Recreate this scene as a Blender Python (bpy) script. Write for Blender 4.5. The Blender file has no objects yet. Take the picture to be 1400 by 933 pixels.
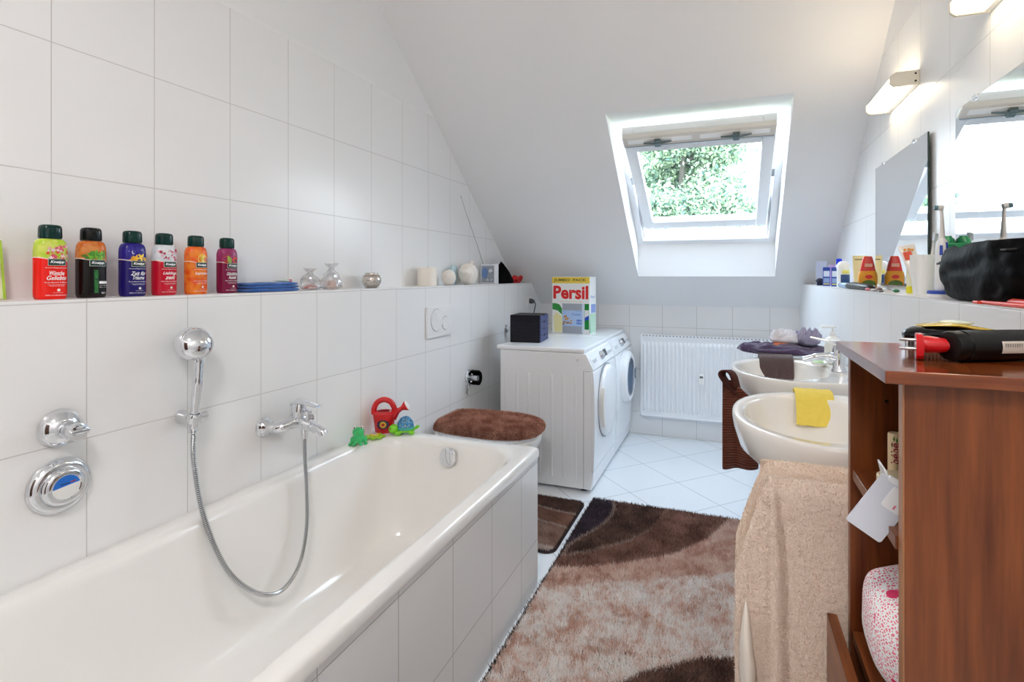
import bpy, bmesh, math, random
import numpy as np
from mathutils import Vector, Matrix, noise as mnoise
from math import sin, cos, pi, sqrt, atan2, radians

random.seed(7)
sc = bpy.context.scene
COL = sc.collection

SKY, SUN, FILL, EXPO = 5.0, 3.0, 27.0, 1.2
# ------------------------------------------------------------------ helpers
def lin(c):
    return c / 12.92 if c <= 0.04045 else ((c + 0.055) / 1.055) ** 2.4

def hx(h):
    h = h.lstrip('#')
    return tuple(lin(int(h[i:i + 2], 16) / 255) for i in (0, 2, 4)) + (1.0,)

class NT:
    """small node-tree builder"""
    def __init__(self, name):
        self.m = bpy.data.materials.new(name)
        self.m.use_nodes = True
        self.t = self.m.node_tree
        self.b = self.t.nodes['Principled BSDF']
        self.out = self.t.nodes['Material Output']
    def n(self, typ, **kw):
        nd = self.t.nodes.new(typ)
        for k, v in kw.items():
            setattr(nd, k, v)
        return nd
    def link(self, a, b):
        self.t.links.new(a, b)
    def math(self, op, a, b=None, c=None, clamp=False):
        nd = self.n('ShaderNodeMath', operation=op, use_clamp=clamp)
        for i, v in enumerate((a, b, c)):
            if v is None:
                continue
            if isinstance(v, (int, float)):
                nd.inputs[i].default_value = v
            else:
                self.link(v, nd.inputs[i])
        return nd.outputs[0]
    def mix(self, fac, a, b):
        nd = self.n('ShaderNodeMix', data_type='RGBA')
        for i, v in ((0, fac), (6, a), (7, b)):
            if isinstance(v, (int, float)):
                nd.inputs[i].default_value = v
            elif isinstance(v, tuple):
                nd.inputs[i].default_value = v
            else:
                self.link(v, nd.inputs[i])
        return nd.outputs[2]
    def noise(self, vec, scale, detail=4, rough=.5):
        nd = self.n('ShaderNodeTexNoise')
        nd.inputs['Scale'].default_value = scale
        nd.inputs['Detail'].default_value = detail
        nd.inputs['Roughness'].default_value = rough
        if vec is not None:
            self.link(vec, nd.inputs['Vector'])
        return nd.outputs[0]
    def obj(self):
        return self.n('ShaderNodeTexCoord').outputs['Object']
    def pos(self):
        return self.n('ShaderNodeNewGeometry').outputs['Position']
    def xyz(self, v):
        nd = self.n('ShaderNodeSeparateXYZ')
        self.link(v, nd.inputs[0])
        return nd.outputs
    def scale(self, v, s):
        nd = self.n('ShaderNodeMapping')
        nd.inputs['Scale'].default_value = s
        self.link(v, nd.inputs['Vector'])
        return nd.outputs[0]
    def bump(self, h, strength=.3, dist=.002):
        nd = self.n('ShaderNodeBump')
        nd.inputs['Strength'].default_value = strength
        nd.inputs['Distance'].default_value = dist
        self.link(h, nd.inputs['Height'])
        self.link(nd.outputs[0], self.b.inputs['Normal'])
    def set(self, **kw):
        for k, v in kw.items():
            k = k.replace('_', ' ')
            if isinstance(v, (int, float, tuple)):
                self.b.inputs[k].default_value = v
            else:
                self.link(v, self.b.inputs[k])

_mc = {}
def plain(name, col, rough=.4, metal=0.0, bump=0.0, bscale=200, coat=0.0, trans=0.0, sheen=0.0, sub=0.0, var=0.0, spec=.5):
    if name in _mc:
        return _mc[name]
    t = NT(name)
    c = hx(col) if isinstance(col, str) else tuple(col) + (1,)
    t.set(Base_Color=c, Roughness=rough, Metallic=metal, Specular_IOR_Level=spec)
    if coat: t.set(Coat_Weight=coat, Coat_Roughness=.08)
    if trans: t.set(Transmission_Weight=trans)
    if sheen: t.set(Sheen_Weight=sheen, Sheen_Roughness=.5)
    if bump or var:
        h = t.noise(t.obj(), bscale, 3)
        if bump: t.bump(h, bump, .003)
        if var:
            f = t.noise(t.obj(), bscale * .25, 4)
            d = tuple(x * (1 - var) for x in c[:3]) + (1,)
            l = tuple(min(1, x * (1 + var * .6)) for x in c[:3]) + (1,)
            t.link(t.mix(f, d, l), t.b.inputs['Base Color'])
    _mc[name] = t.m
    return t.m

class MB:
    def __init__(self):
        self.bm = bmesh.new()
        self.M = Matrix()
        self.mi = 0
    def v(self, p):
        return self.bm.verts.new(self.M @ Vector(p))
    def f(self, vs):
        try:
            fc = self.bm.faces.new(vs)
            fc.material_index = self.mi
            return fc
        except ValueError:
            return None
    def box(self, x0, x1, y0, y1, z0, z1):
        a = [self.v((x, y, z)) for z in (z0, z1) for y in (y0, y1) for x in (x0, x1)]
        for q in ((0, 2, 3, 1), (4, 5, 7, 6), (0, 1, 5, 4), (1, 3, 7, 5), (3, 2, 6, 7), (2, 0, 4, 6)):
            self.f([a[i] for i in q])
        return self
    def rings(self, R, cap0=True, cap1=True, closed=True):
        V = [[self.v(p) for p in r] for r in R]
        for a, b in zip(V, V[1:]):
            n = len(a)
            for i in range(n if closed else n - 1):
                j = (i + 1) % n
                self.f([a[i], a[j], b[j], b[i]])
        if cap0: self.f(list(reversed(V[0])))
        if cap1: self.f(V[-1])
        return self
    def lathe(self, prof, seg=32, o=(0, 0, 0), axis=(0, 0, 1), sx=1, sy=1, n=2.0, cap0=True, cap1=True):
        ax = Vector(axis).normalized()
        q = Vector((0, 0, 1)).rotation_difference(ax)
        R = []
        for r, z in prof:
            ring = []
            for i in range(seg):
                a = 2 * pi * i / seg
                c, s = cos(a), sin(a)
                e = 2.0 / n
                x = math.copysign(abs(c) ** e, c) * r * sx
                y = math.copysign(abs(s) ** e, s) * r * sy
                ring.append(Vector(o) + q @ Vector((x, y, z)))
            R.append(ring)
        return self.rings(R, cap0, cap1)
    def cyl(self, p0, p1, r0, r1=None, seg=20):
        p0, p1 = Vector(p0), Vector(p1)
        r1 = r0 if r1 is None else r1
        return self.lathe([(r0, 0), (r1, (p1 - p0).length)], seg, p0, p1 - p0)
    def tube(self, pts, r, seg=10, caps=True):
        pts = [Vector(p) for p in pts]
        n = len(pts)
        rs = r if isinstance(r, (list, tuple)) else [r] * n
        T = [(pts[min(i + 1, n - 1)] - pts[max(i - 1, 0)]).normalized() for i in range(n)]
        u = T[0].orthogonal().normalized()
        R = []
        for i in range(n):
            if i:
                u = T[i - 1].rotation_difference(T[i]) @ u
                u = (u - T[i] * u.dot(T[i])).normalized()
            w = T[i].cross(u)
            R.append([pts[i] + (u * cos(2 * pi * k / seg) + w * sin(2 * pi * k / seg)) * rs[i] for k in range(seg)])
        return self.rings(R, caps, caps)
    def ell(self, c, r, seg=24, rg=14):
        r = (r, r, r) if isinstance(r, (int, float)) else r
        prof = []
        R = []
        for j in range(1, rg):
            t = pi * j / rg
            R.append([Vector(c) + Vector((r[0] * sin(t) * cos(2 * pi * i / seg), r[1] * sin(t) * sin(2 * pi * i / seg), -r[2] * cos(t))) for i in range(seg)])
        V = [[self.v(p) for p in q] for q in R]
        for a, b in zip(V, V[1:]):
            for i in range(seg):
                self.f([a[i], a[(i + 1) % seg], b[(i + 1) % seg], b[i]])
        lo = self.v(Vector(c) - Vector((0, 0, r[2]))); hi = self.v(Vector(c) + Vector((0, 0, r[2])))
        for i in range(seg):
            self.f([V[0][(i + 1) % seg], V[0][i], lo])
            self.f([V[-1][i], V[-1][(i + 1) % seg], hi])
        return self
    def grid(self, fn, nu, nv, closed_u=False):
        V = [[self.v(fn(i / nu, j / nv)) for i in range(nu if closed_u else nu + 1)] for j in range(nv + 1)]
        for j in range(nv):
            for i in range(nu):
                k = (i + 1) % nu if closed_u else i + 1
                self.f([V[j][i], V[j][k], V[j + 1][k], V[j + 1][i]])
        return self
    def prism(self, pts, fn0, fn1):
        a = [self.v(fn0(*p)) for p in pts]; b = [self.v(fn1(*p)) for p in pts]
        n = len(pts)
        self.f(list(reversed(a))); self.f(b)
        for i in range(n):
            j = (i + 1) % n
            self.f([a[i], a[j], b[j], b[i]])
        return self
    def fan(self, pts):
        c = sum((Vector(p) for p in pts), Vector()) / len(pts)
        cv = self.v(c); V = [self.v(p) for p in pts]
        for i in range(len(V)):
            self.f([V[i], V[(i + 1) % len(V)], cv])
        return self
    def build(self, name, mats, parent=None, loc=None, rot=None, smooth=38, bevel=0, bseg=2, sub=0, solid=0, fixn=True):
        me = bpy.data.meshes.new(name)
        if fixn:
            bmesh.ops.recalc_face_normals(self.bm, faces=self.bm.faces[:])
        self.bm.to_mesh(me); self.bm.free()
        return finish(name, me, mats, parent, loc, rot, smooth, bevel, bseg, sub, solid)

def finish(name, me, mats, parent=None, loc=None, rot=None, smooth=38, bevel=0, bseg=2, sub=0, solid=0):
    for m in (mats if isinstance(mats, (list, tuple)) else [mats]):
        me.materials.append(m)
    o = bpy.data.objects.new(name, me)
    COL.objects.link(o)
    if smooth:
        me.polygons.foreach_set('use_smooth', [True] * len(me.polygons))
        if smooth < 179:
            me.set_sharp_from_angle(angle=radians(smooth))
    if parent: o.parent = parent
    if loc: o.location = loc
    if rot: o.rotation_euler = rot
    if bevel:
        md = o.modifiers.new('bevel', 'BEVEL'); md.width = bevel; md.segments = bseg; md.limit_method = 'ANGLE'; md.angle_limit = radians(40)
        md.harden_normals = False
    if solid:
        md = o.modifiers.new('solid', 'SOLIDIFY'); md.thickness = solid; md.offset = 0
    if sub:
        md = o.modifiers.new('sub', 'SUBSURF'); md.levels = sub; md.render_levels = sub
    return o

def tag(o, label, cat, group=None):
    o['label'] = label; o['category'] = cat
    if group: o['group'] = group
    return o

def thing(name, label, cat, loc=(0, 0, 0), rot=(0, 0, 0), group=None):
    o = bpy.data.objects.new(name, None)
    o.empty_display_size = .05
    COL.objects.link(o)
    o.location = loc; o.rotation_euler = rot
    return tag(o, label, cat, group)

def struct(o):
    o['kind'] = 'structure'
    return o

def copy_thing(src, loc, rot=None, label=None):
    r = src.copy(); COL.objects.link(r); r.location = loc
    if rot: r.rotation_euler = rot
    if label: r['label'] = label
    for ch in src.children:
        c = ch.copy(); COL.objects.link(c); c.parent = r
        for g in ch.children:
            d = g.copy(); COL.objects.link(d); d.parent = c
    return r

def lettering(body, mat, parent, o, X, Y, width=None, height=None, shear=0.0, bold=0.0, warp=None, depth=.0002, name='lettering', space=1.0):
    """writing laid on a surface: o = middle, X/Y = reading and up directions"""
    cu = bpy.data.curves.new('writing', 'FONT')
    cu.body = body; cu.size = 1.0; cu.align_x = 'CENTER'; cu.align_y = 'CENTER'
    cu.shear = shear; cu.offset = bold; cu.space_character = space; cu.resolution_u = 3
    tmp = bpy.data.objects.new('writing', cu); COL.objects.link(tmp)
    bpy.context.view_layer.update()
    me = bpy.data.meshes.new_from_object(tmp.evaluated_get(bpy.context.evaluated_depsgraph_get()))
    bpy.data.objects.remove(tmp); bpy.data.curves.remove(cu)
    P = np.array([v.co[:] for v in me.vertices])
    lo, hi = P.min(0), P.max(0)
    P -= (lo + hi) / 2
    ext = hi - lo
    sx = width / ext[0] if width else height / ext[1]
    sy = height / ext[1] if height else sx
    X, Y, o = Vector(X).normalized(), Vector(Y).normalized(), Vector(o)
    N = X.cross(Y)
    for v, p in zip(me.vertices, P):
        a, b = p[0] * sx, p[1] * sy
        v.co = warp(a, b) if warp else o + X * a + Y * b + N * depth
    me.name = name
    return finish(name, me, mat, parent, smooth=0)

def fuzz(name, parent, mat, P, N, length, width, colors=None, lean=.5, seed=1, lvar=.4):
    """pile fibres: one small bent blade at every root P along N"""
    rg = np.random.default_rng(seed)
    n = len(P)
    L = length * (1 + lvar * (rg.random(n) - .5) * 2)
    d = N + lean * rg.normal(size=(n, 3)); d /= np.linalg.norm(d, axis=1)[:, None]
    t = np.cross(d, rg.normal(size=(n, 3))); t /= np.linalg.norm(t, axis=1)[:, None] + 1e-9
    V = np.empty((n, 3, 3), np.float32)
    V[:, 0] = P - t * width / 2; V[:, 1] = P + t * width / 2; V[:, 2] = P + d * L[:, None]
    me = bpy.data.meshes.new(name)
    me.vertices.add(3 * n); me.vertices.foreach_set('co', V.ravel())
    me.loops.add(3 * n); me.loops.foreach_set('vertex_index', np.arange(3 * n, dtype=np.int32))
    me.polygons.add(n); me.polygons.foreach_set('loop_start', np.arange(0, 3 * n, 3, dtype=np.int32))
    me.update()
    if colors is not None:
        at = me.color_attributes.new('fibre', 'FLOAT_COLOR', 'POINT')
        c = np.ones((n, 3, 4), np.float32); c[:, :, :3] = colors[:, None, :]
        at.data.foreach_set('color', c.ravel())
    me.materials.append(mat)
    o = bpy.data.objects.new(name, me); COL.objects.link(o)
    if parent: o.parent = parent
    o['kind'] = 'stuff'
    return o

def sample_mesh(o, n, seed=1, keep=None):
    """random roots on an object's own mesh (with modifiers), local coordinates"""
    dg = bpy.context.evaluated_depsgraph_get()
    bpy.context.view_layer.update()
    e = o.evaluated_get(bpy.context.evaluated_depsgraph_get()); me = e.to_mesh(); me.calc_loop_triangles()
    V = np.array([v.co[:] for v in me.vertices]); T = np.array([t.vertices[:] for t in me.loop_triangles])
    e.to_mesh_clear()
    a, b, c = V[T[:, 0]], V[T[:, 1]], V[T[:, 2]]
    cr = np.cross(b - a, c - a); ar = np.linalg.norm(cr, axis=1); nn = cr / (ar[:, None] + 1e-12)
    if keep is not None: ar = ar * keep((a + b + c) / 3, nn)
    rg = np.random.default_rng(seed)
    k = rg.choice(len(T), n, p=ar / ar.sum())
    u, w = rg.random(n), rg.random(n); s = u + w > 1; u[s] = 1 - u[s]; w[s] = 1 - w[s]
    return a[k] + (b - a)[k] * u[:, None] + (c - a)[k] * w[:, None], nn[k]

def nz(*p, s=1.0):
    return mnoise.noise(Vector((tuple(p) + (0, 0))[:3]) * s)

def catmull(pts, n=8):
    pts = [Vector(p) for p in pts]
    P = [pts[0] * 2 - pts[1]] + pts + [pts[-1] * 2 - pts[-2]]
    out = []
    for i in range(1, len(P) - 2):
        a, b, c, d = P[i - 1:i + 3]
        for k in range(n):
            t = k / n
            out.append(.5 * ((2 * b) + (c - a) * t + (2 * a - 5 * b + 4 * c - d) * t * t + (3 * b - a - 3 * c + d) * t ** 3))
    out.append(pts[-1])
    return out

# ------------------------------------------------------------------ common materials
WHITE_CERAMIC = plain('white_ceramic', '#f4f1ec', .09, coat=.3)
ENAMEL = plain('white_enamel', '#f3f1ee', .1, coat=.3)
WHITE_PLASTIC = plain('white_plastic', '#efefef', .3)
CREAM_PLASTIC = plain('cream_plastic', '#efe6d2', .35)
WHITE_PAINT = plain('white_lacquer', '#f2f3f5', .25)
CHROME = plain('chrome', '#e4e6ea', .07, 1.0)
STEEL = plain('brushed_steel', '#c9ccd0', .25, 1.0)
BLACK = plain('black_plastic', '#060607', .3, spec=.25)
BLACK_CLOTH = plain('black_cloth', '#040405', .95, bump=.6, bscale=120, spec=.1)
WHITE_INK = plain('white_ink', '#ffffff', .5)
RED_PLASTIC = plain('red_plastic', '#d3121c', .25, coat=.3)
DARK_GREEN = plain('dark_green_plastic', '#03302b', .16, spec=.35)
BLUE_INK = plain('blue_ink', '#2347b0', .4)

def tile_mat(name, a, b, pa, pb, oa, ob, grout='#cfcbc8', col='#f2f2f2', g=.0032, top=None, rough=.26, rot45=False, wav=.05):
    """ceramic tiles in world space; a/b pick the axes, pa/pb the pitch, oa/ob a joint"""
    t = NT(name)
    p = t.xyz(t.pos())
    if rot45:
        A = t.math('MULTIPLY', t.math('ADD', p[0], p[1]), .70710678)
        B = t.math('MULTIPLY', t.math('SUBTRACT', p[0], p[1]), .70710678)
    else:
        A, B = p[a], p[b]
    def dist(x, pitch, off):
        f = t.math('SUBTRACT', x, off - pitch / 2)
        f = t.math('DIVIDE', f, pitch)
        f = t.math('FRACT', f)
        f = t.math('ABSOLUTE', t.math('SUBTRACT', f, .5))
        return t.math('MULTIPLY', f, pitch)
    d = t.math('MINIMUM', dist(A, pa, oa), dist(B, pb, ob))
    m = t.math('SUBTRACT', 1.0, t.math('DIVIDE', d, g / 2), clamp=True)
    m = t.math('MULTIPLY', m, 1.6, clamp=True)
    if top is not None:
        below = t.math('LESS_THAN', B, top)
        m = t.math('MULTIPLY', m, below)
        t.link(t.math('ADD', t.math('MULTIPLY', below, rough - .36), .36), t.b.inputs['Roughness'])
    else:
        t.set(Roughness=rough)
    t.link(t.mix(m, hx(col), hx(grout)), t.b.inputs['Base Color'])
    nn = t.noise(t.pos(), 9, 2)
    h = t.math('ADD', t.math('MULTIPLY', m, -1.0), t.math('MULTIPLY', nn, wav * 4))
    t.bump(h, .35, .0012)
    return t.m

TW, TH = .252, .332
TILE_LU = tile_mat('left_wall_tiles', 1, 2, TW, TH, .813, 1.493, top=2.155)
TILE_LL = tile_mat('left_lower_tiles', 1, 2, TW, TH, .812, .835)
TILE_RU = tile_mat('right_wall_tiles', 1, 2, TW, TH, 1.879, 1.513, top=2.177)
TILE_RL = tile_mat('right_lower_tiles', 1, 2, TW, TH, 1.879, .84)
TILE_B = tile_mat('back_wall_tiles', 0, 2, TW, TH, -.729, .835, grout='#bdb9b6')
TILE_LEDGE = tile_mat('ledge_tiles', 1, 0, TW, 9.0, .812, 3.0)
TILE_F = tile_mat('floor_tiles', 0, 1, .341, .341, 2.056, -2.459, grout='#a9abad', col='#eef1f4', g=.0045, rot45=True, rough=.22)
TILE_TUB = tile_mat('bath_panel_tiles', 1, 2, TW, .305, 1.012, .187, grout='#b8b4b0')
TILE_TUBE = tile_mat('bath_end_tiles', 0, 2, TW, .305, -.712, .187, grout='#b8b4b0')
PLASTER = plain('white_plaster', '#f1f0f0', .85, bump=.04, bscale=60)

# ------------------------------------------------------------------ room shell
LEDGE = 1.175
Y0, Y1 = -1.35, 4.08
def slope(y): return 1.0 + .8 * (Y1 - y)

m = MB(); m.box(-1.75, .75, Y0 - .1, Y1 + .12, -.1, 0)
struct(m.build('floor', TILE_F, smooth=0))
m = MB(); m.prism([(Y0, 0), (Y1 + .1, 0), (Y1 + .1, slope(Y1 + .1) + .02), (2.02, 2.668), (Y0, 2.668)], lambda y, z: (-1.612, y, z), lambda y, z: (-1.72, y, z))
struct(m.build('wall_left', TILE_LU, smooth=0))
m = MB(); m.prism([(Y0, 0), (Y1 + .1, 0), (Y1 + .1, slope(Y1 + .1) + .02), (2.02, 2.668), (Y0, 2.668)], lambda y, z: (.62, y, z), lambda y, z: (.73, y, z))
struct(m.build('wall_right', TILE_RU, smooth=0))
YL = Y1 - (LEDGE - 1.0) / .8
for nm, xa, xb, mt in (('wall_left_lower', -1.612, -1.47, TILE_LL), ('wall_right_lower', .47, .62, TILE_RL)):
    m = MB(); m.prism([(Y0, 0), (Y1, 0), (Y1, 1.0), (YL, LEDGE), (Y0, LEDGE)], lambda y, z: (xa, y, z), lambda y, z: (xb, y, z))
    m.bm.faces.ensure_lookup_table()
    for fc in m.bm.faces:
        fc.normal_update()
        if abs(fc.normal.z) > .9 and fc.calc_center_median().z > .5: fc.material_index = 1
    struct(m.build(nm, [mt, TILE_LEDGE], smooth=0))
m = MB(); m.box(-1.72, .73, Y1, Y1 + .1, 0, 1.06)
struct(m.build('wall_back', TILE_B, smooth=0))
m = MB(); m.box(-1.72, .73, Y0 - .1, Y0, 0, 2.668)
struct(m.build('wall_front', PLASTER, smooth=0))
door = bpy.data.objects.new('added_door_1', None); COL.objects.link(door); door['kind'] = 'structure'; door['label'] = 'brown door added in the unseen wall opposite the window for dark reflections'; door['category'] = 'door'  # unseen door, added to give the chrome dark reflections
m = MB(); m.box(-1.0, -.16, Y0, Y0 + .03, .0, 1.99); m.build('added_door_leaf', plain('added_door_brown', '#4a2a18', .4), door, smooth=0, bevel=.003)
m = MB(); m.box(-1.06, -1.0, Y0, Y0 + .045, .0, 2.05); m.box(-.16, -.10, Y0, Y0 + .045, .0, 2.05); m.box(-1.0, -.16, Y0, Y0 + .045, 1.99, 2.05); m.build('added_door_frame', plain('added_door_brown', '#4a2a18', .4), door, smooth=0, bevel=.003)
m = MB(); m.cyl((-.24, Y0 + .03, 1.05), (-.24, Y0 + .08, 1.05), .01); m.tube([(-.24, Y0 + .075, 1.05), (-.34, Y0 + .075, 1.05)], .009, 10); m.build('door_handle', STEEL, door)

# sloping ceiling with the roof-window opening and its lining
WX0, WX1, WYT, WYB = -.615, .29, 2.715, 3.797
FT, FB = (3.006, 2.092), (3.797, 1.457)            # lining meets the window frame here (y, z)
m = MB()
xs = [-1.72, WX0, WX1, .73]; ys = [2.02, WYT, WYB, 4.3]
G = [[m.v((x, y, slope(y))) for x in xs] for y in ys]
for j in range(3):
    for i in range(3):
        if (i, j) != (1, 1): m.f([G[j][i], G[j][i + 1], G[j + 1][i + 1], G[j + 1][i]])
a = [G[1][1], G[1][2], G[2][2], G[2][1]]
b = [m.v((WX0, *FT)), m.v((WX1, *FT)), m.v((WX1, *FB)), m.v((WX0, *FB))]
for i in range(4): m.f([a[i], a[(i + 1) % 4], b[(i + 1) % 4], b[i]])
# outer roof skin round the frame, so daylight comes only through the window
o = Vector((0, .625, .781)) * .30
H = [[m.v(Vector((x, y, slope(y))) + o) for x in xs] for y in ys]
for j in range(3):
    for i in range(3):
        if (i, j) != (1, 1): m.f([H[j][i], H[j][i + 1], H[j + 1][i + 1], H[j + 1][i]])
c = [m.v((p.co.x, p.co.y + .625 * .12, p.co.z + .781 * .12)) for p in b]
for i in range(4):
    m.f([b[i], b[(i + 1) % 4], c[(i + 1) % 4], c[i]])
hh = [H[1][1], H[1][2], H[2][2], H[2][1]]
for i in range(4): m.f([c[i], c[(i + 1) % 4], hh[(i + 1) % 4], hh[i]])
f0 = [m.v((x, y, z)) for x, y, z in ((-1.72, Y0 - .1, 2.648), (.73, Y0 - .1, 2.648))]
m.f([f0[0], f0[1], G[0][3], G[0][0]])
f1 = [m.v((x, y, z)) for x, y, z in ((-1.72, Y0 - .1, 2.9), (.73, Y0 - .1, 2.9))]
m.f([f1[0], f1[1], H[0][3], H[0][0]])
struct(m.build('ceiling', PLASTER, smooth=0, fixn=False))

# ------------------------------------------------------------------ roof window
win = bpy.data.objects.new('window_1', None); COL.objects.link(win)
win['kind'] = 'structure'; win['label'] = 'white pivoting roof window tilted open in the sloping ceiling'; win['category'] = 'window'
def plane_M(o, v, x0=0.0):
    v = Vector(v).normalized(); n = Vector((1, 0, 0)).cross(v) * -1
    n = v.cross(Vector((1, 0, 0))) * -1
    if n.z < 0: n = -n
    M = Matrix.Identity(4)
    M.col[0][:3] = (1, 0, 0); M.col[1][:3] = v; M.col[2][:3] = n; M.translation = Vector(o)
    return M
WXC = (WX0 + WX1) / 2; WW = WX1 - WX0
Mf = plane_M((WXC, *FT), (0, FB[0] - FT[0], FB[1] - FT[1])); FL = sqrt((FB[0] - FT[0]) ** 2 + (FB[1] - FT[1]) ** 2)
m = MB(); m.M = Mf; hw = WW / 2; fw = .042
m.box(-hw, -hw + fw, 0, FL, -.005, .11); m.box(hw - fw, hw, 0, FL, -.005, .11)
m.box(-hw + fw, hw - fw, 0, .012, -.005, .11); m.box(-hw + fw, hw - fw, FL - fw, FL, -.005, .11)
m.box(-hw + fw, -hw + fw + .012, fw, FL - fw, .03, .1); m.box(hw - fw - .012, hw - fw, fw, FL - fw, .03, .1)
m.build('window_frame', WHITE_PAINT, win, smooth=0, bevel=.004)
# sash, swung about its middle
S0, S1 = Vector((WXC, 2.858, 2.012)), Vector((WXC, 3.72, 1.562))
SLn = (S1 - S0).length
Ms = plane_M(S0, S1 - S0)
m = MB(); m.M = Ms; sw = .394; bw = .065
m.box(-sw, -sw + bw, 0, SLn, 0, .05); m.box(sw - bw, sw, 0, SLn, 0, .05)
m.box(-sw + bw, sw - bw, 0, .16, 0, .05); m.box(-sw + bw, sw - bw, SLn - .075, SLn, 0, .05)
m.tube([(-sw, SLn, .02), (sw, SLn, .02)], .014, 10)
sash = m.build('sash', WHITE_PAINT, win, smooth=40, bevel=.005)
def glass_mat():
    t = NT('window_glass')
    tr = t.n('ShaderNodeBsdfTransparent'); tr.inputs[0].default_value = (.95, .97, .98, 1)
    gl = t.n('ShaderNodeBsdfGlossy'); gl.inputs['Roughness'].default_value = .02
    fr = t.n('ShaderNodeFresnel'); fr.inputs[0].default_value = 1.45
    mx = t.n('ShaderNodeMixShader')
    ge = t.n('ShaderNodeNewGeometry')
    t.link(t.math('MULTIPLY', fr.outputs[0], t.math('SUBTRACT', 1.0, ge.outputs['Backfacing'])), mx.inputs[0]); t.link(tr.outputs[0], mx.inputs[1]); t.link(gl.outputs[0], mx.inputs[2])
    t.link(mx.outputs[0], t.out.inputs[0])
    return t.m
GLASS = glass_mat()
m = MB(); m.M = Ms; m.box(-sw + bw - .005, sw - bw + .005, .155, SLn - .07, .022, .026)
m.build('pane', GLASS, sash, smooth=0)
m = MB(); m.M = Ms
m.box(-sw + .004, sw - .004, .0, .078, -.03, -.001)
flap = m.build('ventilation_flap', plain('flap_white', '#e2ddd6', .35), win, smooth=0, bevel=.006)
m = MB(); m.M = Ms
m.box(-sw + .012, sw - .012, .073, .079, -.035, -.03)
m.build('flap_edge', STEEL, flap, smooth=0)
m = MB(); m.M = Ms
for a, b in ((-.36, -.02), (.02, .36)): m.box(a, b, .018, .05, -.0335, -.03)
m.build('flap_inset', plain('flap_inset', '#fbfaf8', .4), flap, smooth=0, bevel=.001)
for cxx in (-.2, .2):
    m = MB(); m.M = Ms
    m.tube([(cxx - .075, .046, -.038), (cxx - .02, .040, -.047), (cxx + .02, .040, -.047), (cxx + .075, .040, -.040)], [.005, .008, .008, .004], 8)
    m.box(cxx - .016, cxx + .016, .022, .068, -.052, -.03)
    m.build('latch', plain('latch_steel', '#6d7b7d', .35, .7), win, smooth=30, bevel=.002)
for cxx in (-.12, 0, .12, -.3, .3):
    pass
m = MB(); m.M = Ms
m.box(-.035, .035, SLn - .085, SLn - .07, -.006, .001)
m.build('bottom_catch', WHITE_PAINT, sash, smooth=0, bevel=.002)
for sx in (-1, 1):                                   # pivot hinges
    m = MB(); m.M = Ms
    m.box(sx * (sw - .004), sx * (sw + .016), .40, .47, .008, .04)
    m.build('pivot_hinge', STEEL, win, smooth=0, bevel=.002)
# ------------------------------------------------------------------ bathtub
def rrect(x0, x1, y0, y1, r, n=10):
    """rounded rectangle; r = one radius or four (x1y1, x0y1, x0y0, x1y0)"""
    rs = r if isinstance(r, tuple) else (r,) * 4
    out = []
    for (cx, cy, sx, sy, a0), q in zip(((x1, y1, -1, -1, 0), (x0, y1, 1, -1, 90), (x0, y0, 1, 1, 180), (x1, y0, -1, 1, 270)), rs):
        for k in range(n + 1):
            a = radians(a0 + 90 * k / n)
            out.append((cx + sx * q + q * cos(a), cy + sy * q + q * sin(a)))
    return out
bath = thing('bathtub', 'white enamel bathtub along the tiled left wall', 'bathtub', (-1.09, 1.09, 0))
m = MB()
X0, X1, TY0, TY1 = -.379, .385, -.85, .857
def tub_ring(x0, x1, y0, y1, r, z): return [(x, y, z) for x, y in rrect(x0, x1, y0, y1, r, 12)]
R = [tub_ring(X0, X1, TY0, TY1, .012, .515), tub_ring(X0, X1, TY0, TY1, .012, .538), tub_ring(X0 + .004, X1 - .004, TY0 + .004, TY1 - .004, .012, .547), tub_ring(X0 + .012, X1 - .012, TY0 + .012, TY1 - .012, .014, .551),
     tub_ring(X0 + .06, X1 - .042, TY0 + .07, TY1 - .055, (.15, .17, .17, .15), .5515), tub_ring(X0 + .068, X1 - .052, TY0 + .085, TY1 - .066, (.15, .17, .17, .15), .549),
     tub_ring(X0 + .077, X1 - .062, TY0 + .10, TY1 - .076, (.15, .17, .17, .15), .540), tub_ring(X0 + .083, X1 - .068, TY0 + .12, TY1 - .082, (.15, .17, .17, .15), .52),
     tub_ring(X0 + .10, X1 - .085, TY0 + .2, TY1 - .097, (.15, .17, .17, .15), .40), tub_ring(X0 + .12, X1 - .105, TY0 + .32, TY1 - .118, (.15, .17, .17, .15), .26),
     tub_ring(X0 + .14, X1 - .125, TY0 + .40, TY1 - .145, (.14, .15, .15, .14), .185), tub_ring(X0 + .175, X1 - .16, TY0 + .45, TY1 - .19, (.12, .13, .13, .12), .145),
     tub_ring(X0 + .23, X1 - .21, TY0 + .52, TY1 - .26, (.08, .09, .09, .08), .135)]
m.rings(R, cap0=False, cap1=True)
m.build('basin', ENAMEL, bath, smooth=60)
m = MB(); m.lathe([(.0375, 0), (.0375, .004), (.034, .009), (.02, .011), (0.001, .0115)], 36, (.024, .763, .495), (0, -1, .12))
ov = m.build('overflow_knob', CHROME, bath, smooth=40)
m = MB(); m.lathe([(.03, 0), (.03, .003), (.022, .006), (.001, .007)], 28, (0, .45, .1345))
m.build('drain_plug', CHROME, bath)
m = MB(); m.box(-1.462, -.712, .245, 1.94, 0, .515)
m.bm.faces.ensure_lookup_table()
for fc in m.bm.faces:
    fc.normal_update()
    if abs(fc.normal.y) > .9: fc.material_index = 1
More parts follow.
